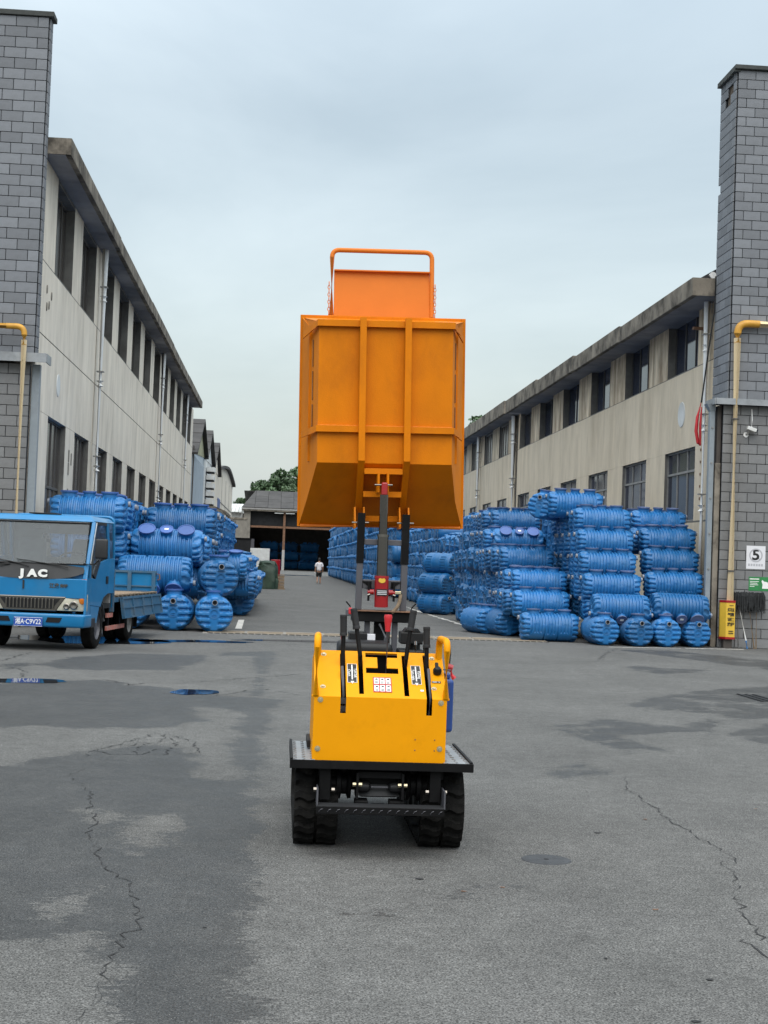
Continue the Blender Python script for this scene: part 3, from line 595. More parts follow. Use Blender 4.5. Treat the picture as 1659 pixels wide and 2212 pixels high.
lay(ll, (-5.07, 29.05), 'x-', 3.33, 0.0, 5.18, .425, .211, 'block_old', single=1.3)
m = MB(); m.box(-8.4, -4.74, 28.78, 29.02, 5.33, 5.37); m.box(-8.4, -4.72, 28.76, 28.79, 5.19, 5.36); m.box(-4.74, -4.71, 28.78, 29.3, 5.19, 5.36); m.build('metal_ledge', 'flashing', ll, world=True)
m = MB(); m.box(-5.04, -4.88, 29.08, 29.22, .1, 5.18); m.build('box_gutter', 'duct_blue', ll, world=True, bevel=.01)

rt = empty('block_tower', (9.36, 30.3, 0), label='tall grey block tower at the right edge with broken tiles near its top', cat='wall')
MB().box(9.39, 13.5, 30.33, 31.42, 5.26, 12.34).build('backing_wall', 'mortar', rt, world=True)
lay(rt, (9.36, 30.3), 'x', 4.1, 5.26, 12.34, .378, .2023, 'block', single=1.0)
lay(rt, (9.36, 30.33), 's-', 1.10, 5.26, 12.34, .378, .2023, 'block', skip=lambda u, z: (11.78 < z < 12.2 and .1 < u < .6 and not (z < 11.95 and u < .3)) or (9.98 < z < 10.2 and u > .8))
MB().box(9.372, 9.39, 30.40, 31.0, 11.75, 12.25).build('exposed_brick', 'rough_brick', rt, world=True); MB().box(9.372, 9.39, 31.05, 31.41, 9.97, 10.22).build('exposed_brick', 'rough_brick', rt, world=True)
m = MB(); m.box(9.27, 13.6, 30.2, 31.52, 12.345, 12.44); m.build('capping', 'cap_slate', rt, world=True, bevel=.012)
for k in range(5): MB().box(9.25, 9.40, 30.25 + k * .25, 30.25 + k * .25 + .2, 12.30 + rng.uniform(-.02, .01), 12.344).build('slate', 'cap_slate', rt, world=True)
rl = empty('block_wall', (9.24, 30.32, 0), label='grey block wall with signs and mops at the right edge', cat='wall')
MB().box(9.27, 13.5, 30.35, 31.40, 0, 5.14).build('backing_wall', 'mortar', rl, world=True)
lay(rl, (9.24, 30.32), 'x', 4.2, 0.0, 5.14, .378, .2056, 'block_old', single=1.2)
MB().box(9.12, 9.235, 30.36, 30.62, 0, 3.9).build('corner_column', 'cornice_concrete', rl, world=True, bevel=.01); MB().box(9.15, 9.235, 30.40, 30.62, 3.9, 5.12).build('corner_column', 'dark_wall', rl, world=True)
m = MB(); m.box(9.05, 13.5, 30.12, 30.34, 5.22, 5.255); m.box(9.03, 13.5, 30.09, 30.12, 5.13, 5.26); m.box(9.0, 9.035, 30.12, 30.80, 5.13, 5.26); m.box(9.03, 9.36, 30.34, 30.80, 5.22, 5.25); m.build('metal_ledge', 'flashing', rl, world=True)
m = MB(); m.box(8.985, 9.095, 30.38, 30.52, .12, 5.0); bg_ = m.build('box_gutter', 'duct_blue', rl, world=True, bevel=.012)
MB().hexa([(8.985, 30.38, 5.0), (9.095, 30.38, 5.0), (9.095, 30.52, 5.0), (8.985, 30.52, 5.0)], [(8.90, 30.34, 5.16), (9.09, 30.34, 5.16), (9.09, 30.58, 5.16), (8.90, 30.58, 5.16)]).build('hopper_head', 'duct_blue', bg_, world=True)
for k in range(6): MB().cyl((9.04, 30.378, .9 + .75 * k), (9.04, 30.36, .9 + .75 * k), .02, n=8).build('stud', 'frame_grey', bg_, world=True)

# gas pipes
def bend(pts, r, n=6):
    out = [Vector(pts[0])]
    for a, b, c in zip(pts[:-2], pts[1:-1], pts[2:]):
        a, b, c = Vector(a), Vector(b), Vector(c); p = b + (a - b).normalized() * r; q = b + (c - b).normalized() * r
        for i in range(n + 1):
            t = i / n; out.append(p * (1 - t) ** 2 + b * 2 * t * (1 - t) + q * t * t)
    out.append(Vector(pts[-1])); return out
gp = empty('gas_pipe', (9.46, 30.2, 0), label='cream yellow gas pipe with ochre elbow on the right block tower', cat='pipe')
MB().tube([(9.46, 30.16, .9), (9.46, 30.16, 6.55)], .075, 18).build('riser', 'gas_cream', gp, world=True, smooth=True)
MB().tube(bend([(9.46, 30.16, 6.45), (9.46, 30.16, 6.87), (9.92, 30.16, 6.87)], .22), .078, 18).build('elbow', 'gas_ochre', gp, world=True, smooth=True)
MB().tube([(9.90, 30.16, 6.87), (13.4, 30.16, 6.87)], .068, 18).build('cross_pipe', 'gas_cream', gp, world=True, smooth=True)
for z in (4.83, 1.62): MB().cyl((9.46, 30.16, z - .015), (9.46, 30.16, z + .015), .083, n=18).build('band', 'frame_dark', gp, world=True)
gl = empty('gas_pipe', (-5.16, 28.85, 0), label='cream yellow gas pipe with ochre elbow on the left block wall', cat='pipe')
MB().tube([(-5.155, 28.7, .4), (-5.155, 28.7, 5.6)], .055, 18).build('riser', 'gas_cream', gl, world=True, smooth=True)
MB().tube(bend([(-5.155, 28.7, 5.5), (-5.155, 28.7, 5.86), (-5.5, 28.7, 5.86)], .16), .057, 18).build('elbow', 'gas_ochre', gl, world=True, smooth=True)
MB().tube([(-5.48, 28.7, 5.86), (-8.3, 28.7, 5.86)], .055, 18).build('cross_pipe', 'gas_ochre', gl, world=True, smooth=True)

# gas warning box round the foot of the right pipe
gb = empty('gas_guard', (9.39, 30.0, 0), label='yellow gas warning guard with red edges round the pipe foot', cat='guard')
m = MB(); m.plate([(9.25, 30.16, .22), (9.34, 30.02, .22), (9.53, 30.02, .22), (9.55, 30.25, .22), (9.26, 30.25, .22)], (0, 0, .75)); m.build('guard_shell', 'sign_yellow', gb, world=True)
m = MB(); m.plate([(9.245, 30.16, .19), (9.337, 30.013, .19), (9.534, 30.013, .19), (9.555, 30.255, .19), (9.255, 30.255, .19)], (0, 0, .045)); m.build('red_edge', 'red_paint', gb, world=True)
m = MB(); m.plate([(9.245, 30.16, .955), (9.337, 30.013, .955), (9.534, 30.013, .955), (9.555, 30.255, .955), (9.255, 30.255, .955)], (0, 0, .045)); m.build('red_edge', 'red_paint', gb, world=True)
MB().box(9.32, 9.50, 30.08, 30.24, 0, .19).build('foot_block', 'dark_wall', gb, world=True)
off = WM[gb.name].inverted()
for i, ch in enumerate('燃气设施'): text('lettering', ch, .082, 'decal_black', off @ Matrix.Translation((9.408, 30.0135, .80 - i * .10)) @ FACE, gb, bold=.002)
for i, ch in enumerate('注意保护'): text('lettering', ch, .082, 'decal_black', off @ Matrix.Translation((9.475, 30.0135, .80 - i * .10)) @ FACE, gb, bold=.002)
for k in range(4):
    for q in range(2): MB().box(9.40 + k * .026, 9.419 + k * .026, 30.011, 30.0125, .345 - q * .045, .37 - q * .045).build('print_mark', 'decal_black', gb, world=True)
for k in range(5): MB().box(9.405 + k * .018, 9.418 + k * .018, 30.011, 30.0125, .890, .905).build('print_mark', 'decal_black', gb, world=True)

# signs, camera, mops on the right wall
s5 = empty('speed_sign', (10.03, 30.30, 1.68), label='white paper sign with a black 5 on the right block wall', cat='sign')
MB().box(-.205, .205, -.012, 0, 0, .49).build('sheet', 'paper', s5)
m = MB(); m.lathe([(.118, 0), (.118, .003), (.145, .003), (.145, 0)], 36, Matrix.Translation((0, -.0125, .29)) @ FACE); m.build('ring', 'print_grey', s5)
text('lettering', '5', .31, 'decal_black', Matrix.Translation((0, -.0135, .29)) @ FACE, s5, bold=.009, sx=1.12)
text('lettering', 'km', .04, 'decal_black', Matrix.Translation((.085, -.0135, .215)) @ FACE, s5)
for k in range(6): MB().box(-.165 + k * .056, -.125 + k * .056, -.0135, -.0125, .06, .11).build('print_mark', 'print_grey', s5)
sg = empty('green_sign', (9.89, 30.30, 1.22), label='green notice board with white print on the right block wall', cat='sign')
MB().box(0, .24, -.015, 0, 0, .295).build('board', 'sign_green', sg); MB().box(.245, .62, -.015, 0, 0, .295).build('board', 'sign_green', sg)
for k in range(8): MB().box(.02 + k * .026, .04 + k * .026, -.0165, -.0155, .235, .262).build('print_mark', 'decal_white', sg)
for k in range(4): MB().box(.025, .025 + (.19, .16, .18, .10)[k], -.0165, -.0155, .19 - k * .035, .202 - k * .035).build('print_line', 'decal_white', sg)
m = MB(); m.plate([(.29, -.016, .05), (.30, -.016, .14), (.275, -.016, .20), (.29, -.016, .235), (.33, -.016, .20), (.40, -.016, .19), (.45, -.016, .13), (.45, -.016, .05)], (0, -.002, 0)); m.build('pictogram', 'decal_white', sg)
sc_ = empty('security_camera', (9.80, 30.3, 4.55), label='small white security camera on the right block wall', cat='camera')
MB(Matrix.Rotation(R(18), 4, 'Y')).box(-.10, .10, -.17, -.07, .05, .125).build('housing', 'white_paint', sc_, bevel=.008); MB(Matrix.Rotation(R(18), 4, 'Y')).box(.10, .13, -.165, -.075, .055, .12).build('lens', 'glass_dark', sc_)
MB().tube([(-.06, .0, -.03), (-.05, -.06, -.02), (.0, -.10, .05)], .022, 8).build('bracket', 'frame_grey', sc_, smooth=True); MB().cyl((-.06, 0, -.03), (-.06, -.025, -.03), .055, n=16).build('base', 'pvc_white', sc_)
MB().tube([(.06, -.01, .1), (.065, -.02, .3), (.05, -.02, .52)], .012, 6).build('cable', 'pvc_white', sc_)
def mop(x, x_top, label, lean, seed, mat='stick_wood', rad=.11):
    r = np.random.default_rng(seed); e0 = empty('mop', (x, 30.12, 0), label=label, cat='mop', group='mops drying against the block wall')
    MB().tube([(0, 0, 0), (x_top - x, .12, 1.12)], .014, 8).build('handle', mat, e0, smooth=True)
    m = MB(); tx = x_top - x
    for k in range(95):
        a = r.uniform(0, 6.28); rr = rad * math.sqrt(r.uniform(.05, 1)); l = r.uniform(.16, .40); px = tx + rr * 1.25 * math.cos(a); py = .08 + rr * .55 * math.sin(a) - .03
        m.tube([(tx + .25 * rr * math.cos(a), .1, 1.14), (px * .85 + tx * .15, py, 1.17 + r.uniform(-.03, .02)), (px, py - .01, 1.10), (px + r.normal(0, .012), py, 1.14 - l)], .008, 4)
    m.build('strands', 'mop_grey', e0); return e0
mop(9.65, 9.63, 'grey-handled string mop nearest the gas pipe', 0, 1, 'frame_grey', .12)
mop(10.03, 10.05, 'wooden string mop leaning below the green sign', 0, 2, 'stick_wood', .14)
mop(9.99, 9.86, 'thin string mop between the other two mops', 0, 3, 'stick_wood', .12)
bs = empty('broom_stick', (9.81, 30.02, 0), label='white and blue stick leaning between the mops', cat='stick')
MB().tube([(0, 0, 0), (-.018, .04, .17)], .019, 8).build('blue_end', 'tank_blue', bs); MB().tube([(-.018, .04, .17), (-.14, .24, .95)], .016, 8).build('shaft', 'white_paint', bs)

# ------------------------------------------------------------------ sheds down the left side
def gable_shed(y0, ya, y1, ze0, za, ze1, mats, label, name='gable_shed'):
    e0 = empty(name, (LX, ya, 0), label=label, cat='shed')
    low, up = mats
    m = MB(); m.plate([(LX, y0, 0), (LX, y1, 0), (LX, y1, ze1), (LX, y0, ze0)], (-14, 0, 0)); m.build('wall', low, e0, world=True)
    m = MB(); m.plate([(LX + .03, y0 + .02, ze0), (LX + .03, y1 - .02, ze1), (LX + .03, ya, za - .04)], (-.2, 0, 0)); m.build('gable', up, e0, world=True)
    for (ya_, za_, yb_, zb_) in ((y0 - .25, ze0 - .10, ya, za), (ya, za, y1 + .2, ze1 - .07)):
        n = 7
        for k in range(n):
            a = k / n; b = (k + 1) / n; m = MB()
            m.plate([(LX + .28, ya_ + (yb_ - ya_) * a, za_ + (zb_ - za_) * a), (LX + .28, ya_ + (yb_ - ya_) * b, za_ + (zb_ - za_) * b), (LX - 13, ya_ + (yb_ - ya_) * b, za_ + (zb_ - za_) * b), (LX - 13, ya_ + (yb_ - ya_) * a, za_ + (zb_ - za_) * a)], (0, 0, .10 if k % 2 else .13)); m.build('roof_sheet', 'roof_grey', e0, world=True)
    return e0
g1 = gable_shed(80.2, 86.2, 91.4, 7.2, 9.5, 7.7, ('sheet_blue', 'sheet_yellow'), 'gabled shed with pale blue sheet wall next to the left building')
for k in range(22): MB().box(LX, LX + .04, 80.4 + k * .5, 80.45 + k * .5, .3, 7.1).build('sheet_rib', 'sheet_blue', g1, world=True)
MB().box(LX, LX + .05, 80.2, 80.6, 0, 7.6).build('edge_post', 'dark_wall', g1, world=True)
g2 = gable_shed(91.5, 95.9, 101.2, 7.7, 9.7, 7.8, ('white_paint', 'white_paint'), 'white gabled shed with a column of air units')
for k in range(7):
    z = 7.3 - k * .52; q = MB(); q.box(LX + .04, LX + .55, 94.0, 95.4, z - .30, z).build('air_unit', 'white_paint', g2, world=True); MB().box(LX + .04, LX + .50, 93.9, 95.5, z - .36, z - .30).build('bracket', 'dark_steel', g2, world=True)
g3 = gable_shed(101.3, 106.6, 111.2, 7.8, 9.75, 7.7, ('cream_wall', 'cream_wall'), 'cream gabled shed, third along the left side')
g4 = empty('long_shed', (LX, 127, 0), label='long cream shed with curved roof at the far left end', cat='shed')
prof = [(111.25, 8.2), (116, 8.6), (121.3, 8.9), (126, 9.1), (130, 9.15), (135, 9.0), (140, 8.75), (144, 8.5)]
m = MB(); m.plate([(LX, 111.25, 0), (LX, 144, 0)] + [(LX, y, z) for y, z in prof[::-1]], (-12, 0, 0)); m.build('wall', 'cream_wall', g4, world=True)
for (a, za), (b, zb) in zip(prof[:-1], prof[1:]):
    m = MB(); m.plate([(LX + .3, a, za), (LX + .3, b, zb), (LX - 12, b, zb), (LX - 12, a, za)], (0, 0, .22)); m.build('roof_sheet', 'roof_grey', g4, world=True)
for y in (119, 127, 135): MB().box(LX, LX + .02, y, y + .08, 0, 8.2).build('joint_strip', 'jamb_grey', g4, world=True)
MB().box(LX, LX + .02, 111.3, 144, 5.9, 5.98).build('joint_strip', 'jamb_grey', g4, world=True)
MB().box(LX + .0, LX + .03, 112.0, 116.5, 4.8, 6.1).build('banner', 'tank_lid', g4, world=True)
for y in (112.5, 117.5, 122.5): MB().box(LX, LX + .04, y, y + 1.6, 1.2, 3.6).build('window', 'glass_dark', g4, world=True)
for (y0, y1, z, lab, par) in ((92.0, 100.5, 4.30, 'dark sloping canopy on the white shed', g2), (101.6, 110.8, 4.55, '', g3), (113.5, 124.5, 4.45, '', g4)):
    m = MB(); m.hexa([(LX + .06, y0, z + .45), (LX + 1.1, y0, z), (LX + 1.1, y1, z), (LX + .06, y1, z + .45)], [(LX + .06, y0, z + .62), (LX + 1.1, y0, z + .2), (LX + 1.1, y1, z + .2), (LX + .06, y1, z + .62)]); m.build('canopy', 'cornice_concrete', par, world=True)
    for k in range(3): MB().box(LX + .9, LX + 1.05, y0 + .5 + k * (y1 - y0 - 1.2) / 2, y0 + .7 + k * (y1 - y0 - 1.2) / 2, 0, z).build('canopy_post', 'cream_wall', par, world=True)

# ------------------------------------------------------------------ open shed closing the alley
es = empty('open_shed', (2, 214, 0), label='dark open-fronted shed with grey sheet roof closing the alley', cat='shed')
X0, X1, YF, YB = -5.7, 24.0, 214.0, 246.0
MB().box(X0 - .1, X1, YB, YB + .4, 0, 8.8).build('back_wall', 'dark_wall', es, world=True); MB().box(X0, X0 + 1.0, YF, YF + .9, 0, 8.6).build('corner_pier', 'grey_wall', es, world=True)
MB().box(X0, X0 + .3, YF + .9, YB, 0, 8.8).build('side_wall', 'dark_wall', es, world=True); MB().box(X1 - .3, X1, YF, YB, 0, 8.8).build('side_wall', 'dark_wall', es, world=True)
MB().box(X0 - .3, X1, YF - .5, YF + .1, 8.55, 9.0).build('eave_beam', 'cornice_concrete', es, world=True); MB().box(X0 - .3, X1, YF - .6, YF - .5, 8.75, 8.98).build('gutter', 'frame_grey', es, world=True)
MB().box(X0 + 1, X1, YF + .2, YF + .5, 6.15, 6.45).build('rusty_beam', 'rust', es, world=True); MB().box(X0 + 1.0, X1, YF + .9, YF + 1.0, 6.5, 8.5).build('hanging_panel', 'dark_steel', es, world=True)
for x in (0.28, 7.3, 14.3): c = MB().box(x - .17, x + .17, YF + .1, YF + .45, 0, 8.5).build('column', 'rust', es, world=True); MB().box(x - .19, x + .19, YF + .06, YF + .1, 0, 3.0).build('painted_foot', 'seat_grey', c, world=True)
for x in (-1.2, .45): MB().box(x, x + 1.3, YF - .3, YF - .1, 8.28, 8.42).build('gutter_piece', 'white_paint', es, world=True)  # plain white gutter pieces under the eave, not lamps
rows = 6
for i in range(rows):
    for k in range(16):
        a0 = i / rows; a1 = (i + 1.06) / rows; xx0 = X0 - .3 + k * 1.9; xx1 = xx0 + 1.86
        ins0 = 2.2 * a0; ins1 = 2.2 * min(a1, 1)
        if k == 0: xa, xb = xx0 + ins0 * .8, xx0 + ins1 * .8
        else: xa = xb = xx0
        m = MB(); m.plate([(xa, YF - .6 + 10 * a0, 9.02 + 2.9 * a0), (xx1, YF - .6 + 10 * a0, 9.02 + 2.9 * a0), (xx1, YF - .6 + 10 * a1, 9.02 + 2.9 * a1), (xb, YF - .6 + 10 * a1, 9.02 + 2.9 * a1)], (0, -.02, .05 + .02 * ((i + k) % 2))); m.build('roof_sheet', 'roof_grey', es, world=True)
m = MB(); m.plate([(X0 - .3, YF + 9.6, 11.85), (X1, YF + 9.6, 11.85), (X1, YB + 1, 8.8), (X0 - .3, YB + 1, 8.8)], (0, 0, .1)); m.build('rear_roof', 'roof_grey', es, world=True)
# low grey wall and pale roof left of the shed
gw = empty('yard_wall', (-6, 205, 0), label='low grey wall with coping left of the open shed', cat='wall')
MB().box(-14, -5.0, 205, 205.5, 0, 7.0).build('wall', 'grey_wall', gw, world=True); MB().box(-14, -4.9, 204.9, 205.6, 7.0, 7.25).build('coping', 'cornice_concrete', gw, world=True); MB().box(-14, -5.02, 204.97, 205.0, 3.9, 4.0).build('joint_strip', 'jamb_grey', gw, world=True)
pr = empty('pale_roof', (-9, 222, 0), label='pale corrugated roof beyond the low grey wall', cat='building')
MB().box(-20, -6.2, 226, 240, 0, 8.6).build('wall', 'white_paint', pr, world=True)
for k in range(24): m = MB(); m.plate([(-19 + k * .53, 225, 8.6), (-18.52 + k * .53, 225, 8.6), (-18.52 + k * .53, 236, 10.2), (-19 + k * .53, 236, 10.2)], (0, 0, .12)); m.build('roof_sheet', 'white_paint', pr, world=True)

# clutter on the left: tarpaulin heap, crate, cabinet, trailer
tp = empty('tarpaulin_heap', (-.72, 75.5, 0), label='dark green tarpaulin draped over a heap on the left', cat='tarpaulin')
m = MB(); n = 28; k = 16; vs = []; fs = []; r = np.random.default_rng(4)
for i in range(k):
    t_ = i / (k - 1); h = 1.42 * (1 - t_ ** 2.3)
    for j in range(n):
        a = 2 * math.pi * j / n; sx = abs(math.cos(a)) ** .55 * sgn(math.cos(a)); sy = abs(math.sin(a)) ** .55 * sgn(math.sin(a)); f_ = 1 + .10 * math.sin(7 * a + i * .3) * t_ + r.normal(0, .035)
        w_ = (.30 + .30 * t_ ** .7) * f_; vs.append((sx * w_ + .06 * math.sin(3 * t_), sy * w_ * 1.6, max(.01, h + r.normal(0, .02))))
fs = [(i * n + j, i * n + (j + 1) % n, (i + 1) * n + (j + 1) % n, (i + 1) * n + j) for i in range(k - 1) for j in range(n)] + [tuple(range(n))]
m.add(vs, fs).build('cover', 'tarp_green', tp, smooth=True)
wc = empty('wooden_crate', (-.05, 75.4, 0), label='small brown wooden crate beside the green tarpaulin', cat='crate')
for i in range(4): MB().box(-.26, .26, -.4, .4, .08 + i * .16, .21 + i * .16).build('plank', 'old_wood', wc)
MB().box(-.3, .3, -.42, .42, 0, .07).build('skid', 'old_wood', wc); MB().box(-.27, .27, -.41, .41, .72, .76).build('lid', 'old_wood', wc)
rd = empty('red_drum', (-.28, 78.0, 0), label='red drum standing behind the green tarpaulin', cat='drum')
MB().lathe([(0, 0), (.26, 0), (.26, 1.5), (.24, 1.52), (0, 1.52)], 20).build('body', 'red_paint', rd, smooth=True); MB().lathe([(.262, .6), (.275, .63), (.262, .66)], 20).build('hoop', 'red_paint', rd)
cb = empty('white_cabinet', (-1.45, 100, 0), label='white metal cabinet standing behind the left tanks', cat='cabinet')
MB().box(-.66, .66, -.5, .5, .1, 2.25).build('body', 'white_paint', cb, bevel=.02); MB().box(-.62, -.01, -.53, -.5, .2, 2.15).build('door', 'white_paint', cb); MB().box(.01, .62, -.53, -.5, .2, 2.15).build('door', 'white_paint', cb); MB().box(-.6, .6, -.45, .45, 0, .1).build('plinth', 'dark_steel', cb)
tl = empty('dark_trailer', (-3.1, 112, 0), label='dark box trailer parked at the far left', cat='trailer')
MB().box(-.75, .75, 0, 4, 1.55, 3.05).build('box', 'dark_steel', tl); MB().box(-.8, .8, -.06, 0, 1.5, 1.62).build('rail', 'black_paint', tl); MB().box(-.8, .8, -.06, 0, 3.0, 3.1).build('rail', 'black_paint', tl)
MB().box(.75, 1.0, -.05, .25, .9, 3.05).build('side_post', 'steel_grey', tl); MB().box(-.6, .6, .2, 3.8, 1.1, 1.5).build('chassis', 'black_paint', tl)
for x in (-.6, .6):
    for y in (.8, 3.0): MB().cyl((x - .12, y, .5), (x + .12, y, .5), .5, n=20).build('wheel', 'rubber', tl)
MB().tube([(.2, -.1, 1.45), (.9, -.1, 1.45)], .07, 8).build('hitch', 'black_paint', tl); MB().lathe([(0, -.35), (.18, -.3), (.12, 0), (.22, .1), (.1, .3), (0, .32)], 12, Matrix.Translation((1.15, -.1, 1.4))).build('coupling', 'black_paint', tl)

# ------------------------------------------------------------------ trees beyond the shed
def tree(x, y, h, rx, seed, label, mat='leaf_dark', n=3600, leaf=.42, tall=1.0, base=.35):
    r = np.random.default_rng(seed); e0 = empty('tree', (x, y, 0), label=label, cat='tree', group='trees beyond the sheds')
    tr = MB(); tr.tube([(0, 0, 0), (.1, .1, h * .3), (-.1, .05, h * .55), (.05, 0, h * .85)], [.32, .24, .16, .05], 9)
    clumps = []
    for k in range(26):
        a = r.uniform(0, 6.28); zz = r.uniform(base, .93); env = math.sin(math.pi * min(1, (zz - base * .8) / (1.04 - base * .8))) ** .6
        rr = rx * env * r.uniform(.35, 1.0); c = np.array([rr * math.cos(a), rr * math.sin(a), h * zz]); clumps.append((c, rx * r.uniform(.26, .44)))
        tr.tube([(0, 0, h * zz * .72), tuple(c * [.5, .5, 1] - [0, 0, h * .06]), tuple(c)], [.10, .06, .02], 5)
    clumps.append((np.array([0, 0, h * .93]), rx * .3)); tr.build('trunk', 'bark', e0, smooth=True)
    cs = r.integers(0, len(clumps), n); d = r.normal(0, 1, (n, 3)); d /= np.linalg.norm(d, axis=1)[:, None]
    P = np.array([clumps[i][0] for i in cs]) + d * (np.array([clumps[i][1] for i in cs]) * r.uniform(.45, 1.06, n) ** .5)[:, None] * [1, 1, .8 * tall]
    u = r.normal(0, 1, (n, 3)); u /= np.linalg.norm(u, axis=1)[:, None]; w = np.cross(u, d + r.normal(0, .5, (n, 3))); w /= np.linalg.norm(w, axis=1)[:, None] + 1e-9
    s = leaf * r.uniform(.5, 1.2, n)[:, None]
    V = np.stack([P - u * s, P + w * s * .5, P + u * s, P - w * s * .5], 1).reshape(-1, 3); m = MB(); m.v = [tuple(p) for p in V]; m.f = [(4 * i, 4 * i + 1, 4 * i + 2, 4 * i + 3) for i in range(n)]
    me = bpy.data.meshes.new('crown'); me.from_pydata(m.v, [], m.f); me.materials.append(MATS[mat]); put('crown', me, e0); return e0
tree(-3.6, 254, 15.6, 3.0, 1, 'dark leafy tree behind the left end of the open shed roof')
tree(-0.6, 258, 18.0, 3.4, 2, 'tall dark leafy tree behind the middle of the shed roof', n=4200)
tree(2.3, 260, 18.6, 3.6, 3, 'broad dark leafy tree beside the raised hopper', n=4200)
tree(1.3, 251, 15.2, 1.9, 4, 'pale green tree in front of the darker trees', 'leaf_pale', 2600, .36)
tree(5.8, 262, 18.0, 4.0, 5, 'dark leafy tree hidden behind the raised hopper')
tree(-7.4, 252, 12.2, 2.2, 6, 'small leafy tree left of the shed roof', n=2600)
tree(-9.6, 256, 11.2, 2.2, 7, 'low leafy tree beyond the far left shed', n=2400)
tree(13.3, 98, 12.2, 1.7, 8, 'tree tip showing above the right building roof', n=2200, leaf=.22)

# ------------------------------------------------------------------ ribbed septic tanks
def sq(x, sharp=6.0):                    # soft square wave, period 1, range 0..1
    return 0.5 + 0.5 * np.tanh(sharp * np.sin(2 * np.pi * x))
def tank_mesh(name, nth, hi=True):
    """unit small tank: axis x, overall length 1.24, radius 0.30; ribbed barrel, lugged shoulders, laddered end caps, saddle pads, three collars"""
    Rr, Lh = 0.300, 0.600; th = np.linspace(0, 2 * np.pi, nth, endpoint=False)
    nb = 13; per = .90 / nb
    body = np.linspace(-.45, .45, nb * (6 if hi else 2) + 1)
    sh_n = 8 if hi else 3; cap_n = 13 if hi else 2
    sh = [(.45 + .14 * math.sin(a), Rr - .055 * (1 - math.cos(a)) / 1.0) for a in np.linspace(0, math.pi / 2, sh_n + 1)[1:]]
    capr = np.linspace(.235, .0, cap_n + 1)[1:]
    cp = [(.592 + .022 * (1 - (r_ / .235) ** 2), r_) for r_ in capr]
    half = sh + cp
    rings = [(-x, r_, 1) for x, r_ in half[::-1]] + [(x, Rr, 0) for x in body] + [(x, r_, 1) for x, r_ in half]
    vs = []
    for (x, r_, end) in rings:
        y = r_ * np.cos(th); z = r_ * np.sin(th)
        if not end:
            rib = 0.027 * sq((x + .45) / per + .25, 3.0)
            if not hi: rib = 0.027 * (0.5 + 0.5 * math.cos(2 * math.pi * (x + .45) / per))
            rr = Rr - .025 + rib + 0 * th
            el = np.degrees(np.arcsin(np.sin(th)))         # elevation round the barrel, -90 at the underside
            for xi in (-.31, 0, .31):
                tri = abs(((x - xi) / .062) % 1 - .5) * 2
                pad = (abs(x - xi) < .13) & (el < -18 - 12 * tri) & (el > -58)
                rr = np.where(pad, Rr + .004, rr)
            waist = 0.006 * np.cos(2 * np.pi * x / .31)
            rr = rr + waist * (np.sin(th) > 0.2)
            y = rr * np.cos(th); z = rr * np.sin(th)
            vs += list(zip(np.full(nth, x), y, z))
        else:
            rg = 0.5 + 0.5 * np.tanh(4 * (np.sin(2 * np.pi * (z / .102 + .25)) + .25)); rg = 1 - (1 - rg) * (0.5 + 0.5 * np.tanh((np.abs(y) - .062) * 90)) * smooth01((r_ - .09) / .03)
            d = -0.034 * (1 - rg)
            boss = -0.010 * smooth01((.075 - r_) / .012)
            nx = min(1.0, max(0, (abs(x) - .45) / .14)); nr = math.sqrt(max(0, 1 - nx * nx)) if r_ > .235 else 0; nx = 1 if r_ <= .235 else nx
            xx = x + sgn(x) * (d * nx + boss); k = 1 + (d * nr) / max(r_, 1e-6)
            vs += list(zip(xx, y * k, z * k))
    n = len(rings); vs = np.array(vs, float)
    vs[:, 2] = np.maximum(vs[:, 2], -.292)
    fs = [(i * nth + j, i * nth + (j + 1) % nth, (i + 1) * nth + (j + 1) % nth, (i + 1) * nth + j) for i in range(n - 1) for j in range(nth)]
    m = MB(); m.v = [tuple(p) for p in vs]; m.f = fs
    for xi, rc in ((-.33, .122), (0, .096), (.33, .122)):
        k = 26 if hi else 10
        m.lathe([(rc * 1.06, .24), (rc, .32), (rc, .338), (rc * 1.13, .341), (rc * 1.13, .364), (rc * .98, .366)] + ([] if hi else [(0, .366)]), k, Matrix.Translation((xi, 0, 0)))
    for s in (-1, 1):                    # moulded block carrying the pipe, and pull ring
        m.box(*sorted((s * .575, s * .632)), -.058, .058, .115, .245)
        if hi: m.tube([(s * .618 + s * .004, .036 * math.cos(a), -.02 + .018 * math.sin(a)) for a in np.linspace(0, 2 * math.pi, 13)[:-1]], .006, 6, closed=True); m.lathe([(.078, 0), (.078, .014), (.066, .014), (.066, 0)], 26, Matrix.Translation((s * .605, 0, 0)) @ Matrix.Rotation(s * R(90), 4, 'Y'))
        elif True: m.cyl((s * .62, 0, .185), (s * .675, 0, .185), .042, n=8)
    return m.mesh(name, 'tank_blue', smooth=True)
TANK_HI = tank_mesh('tank_body', 96); TANK_LO = tank_mesh('tank_body', 28, False)
def lid_mesh(rc, mat):
    m = MB(); m.lathe([(rc * 1.18, .352), (rc * 1.18, .374), (rc * 1.04, .376), (rc * 1.0, .368), (0, .370)], 28); return m.mesh('lid', mat, smooth=True)
LID_B = lid_mesh(.122, 'tank_lid'); LID_S = lid_mesh(.096, 'tank_lid'); LID_R = lid_mesh(.122, 'tank_rim'); LID_RS = lid_mesh(.096, 'tank_rim')
m = MB(); m.lathe([(.036, -.06), (.036, .0), (.045, .0), (.045, -.06)], 18, Matrix.Translation((.672, 0, .185)) @ Matrix.Rotation(R(90), 4, 'Y')); PIPE_ME = m.mesh('inlet_pipe', 'pipe_mouth', smooth=True)
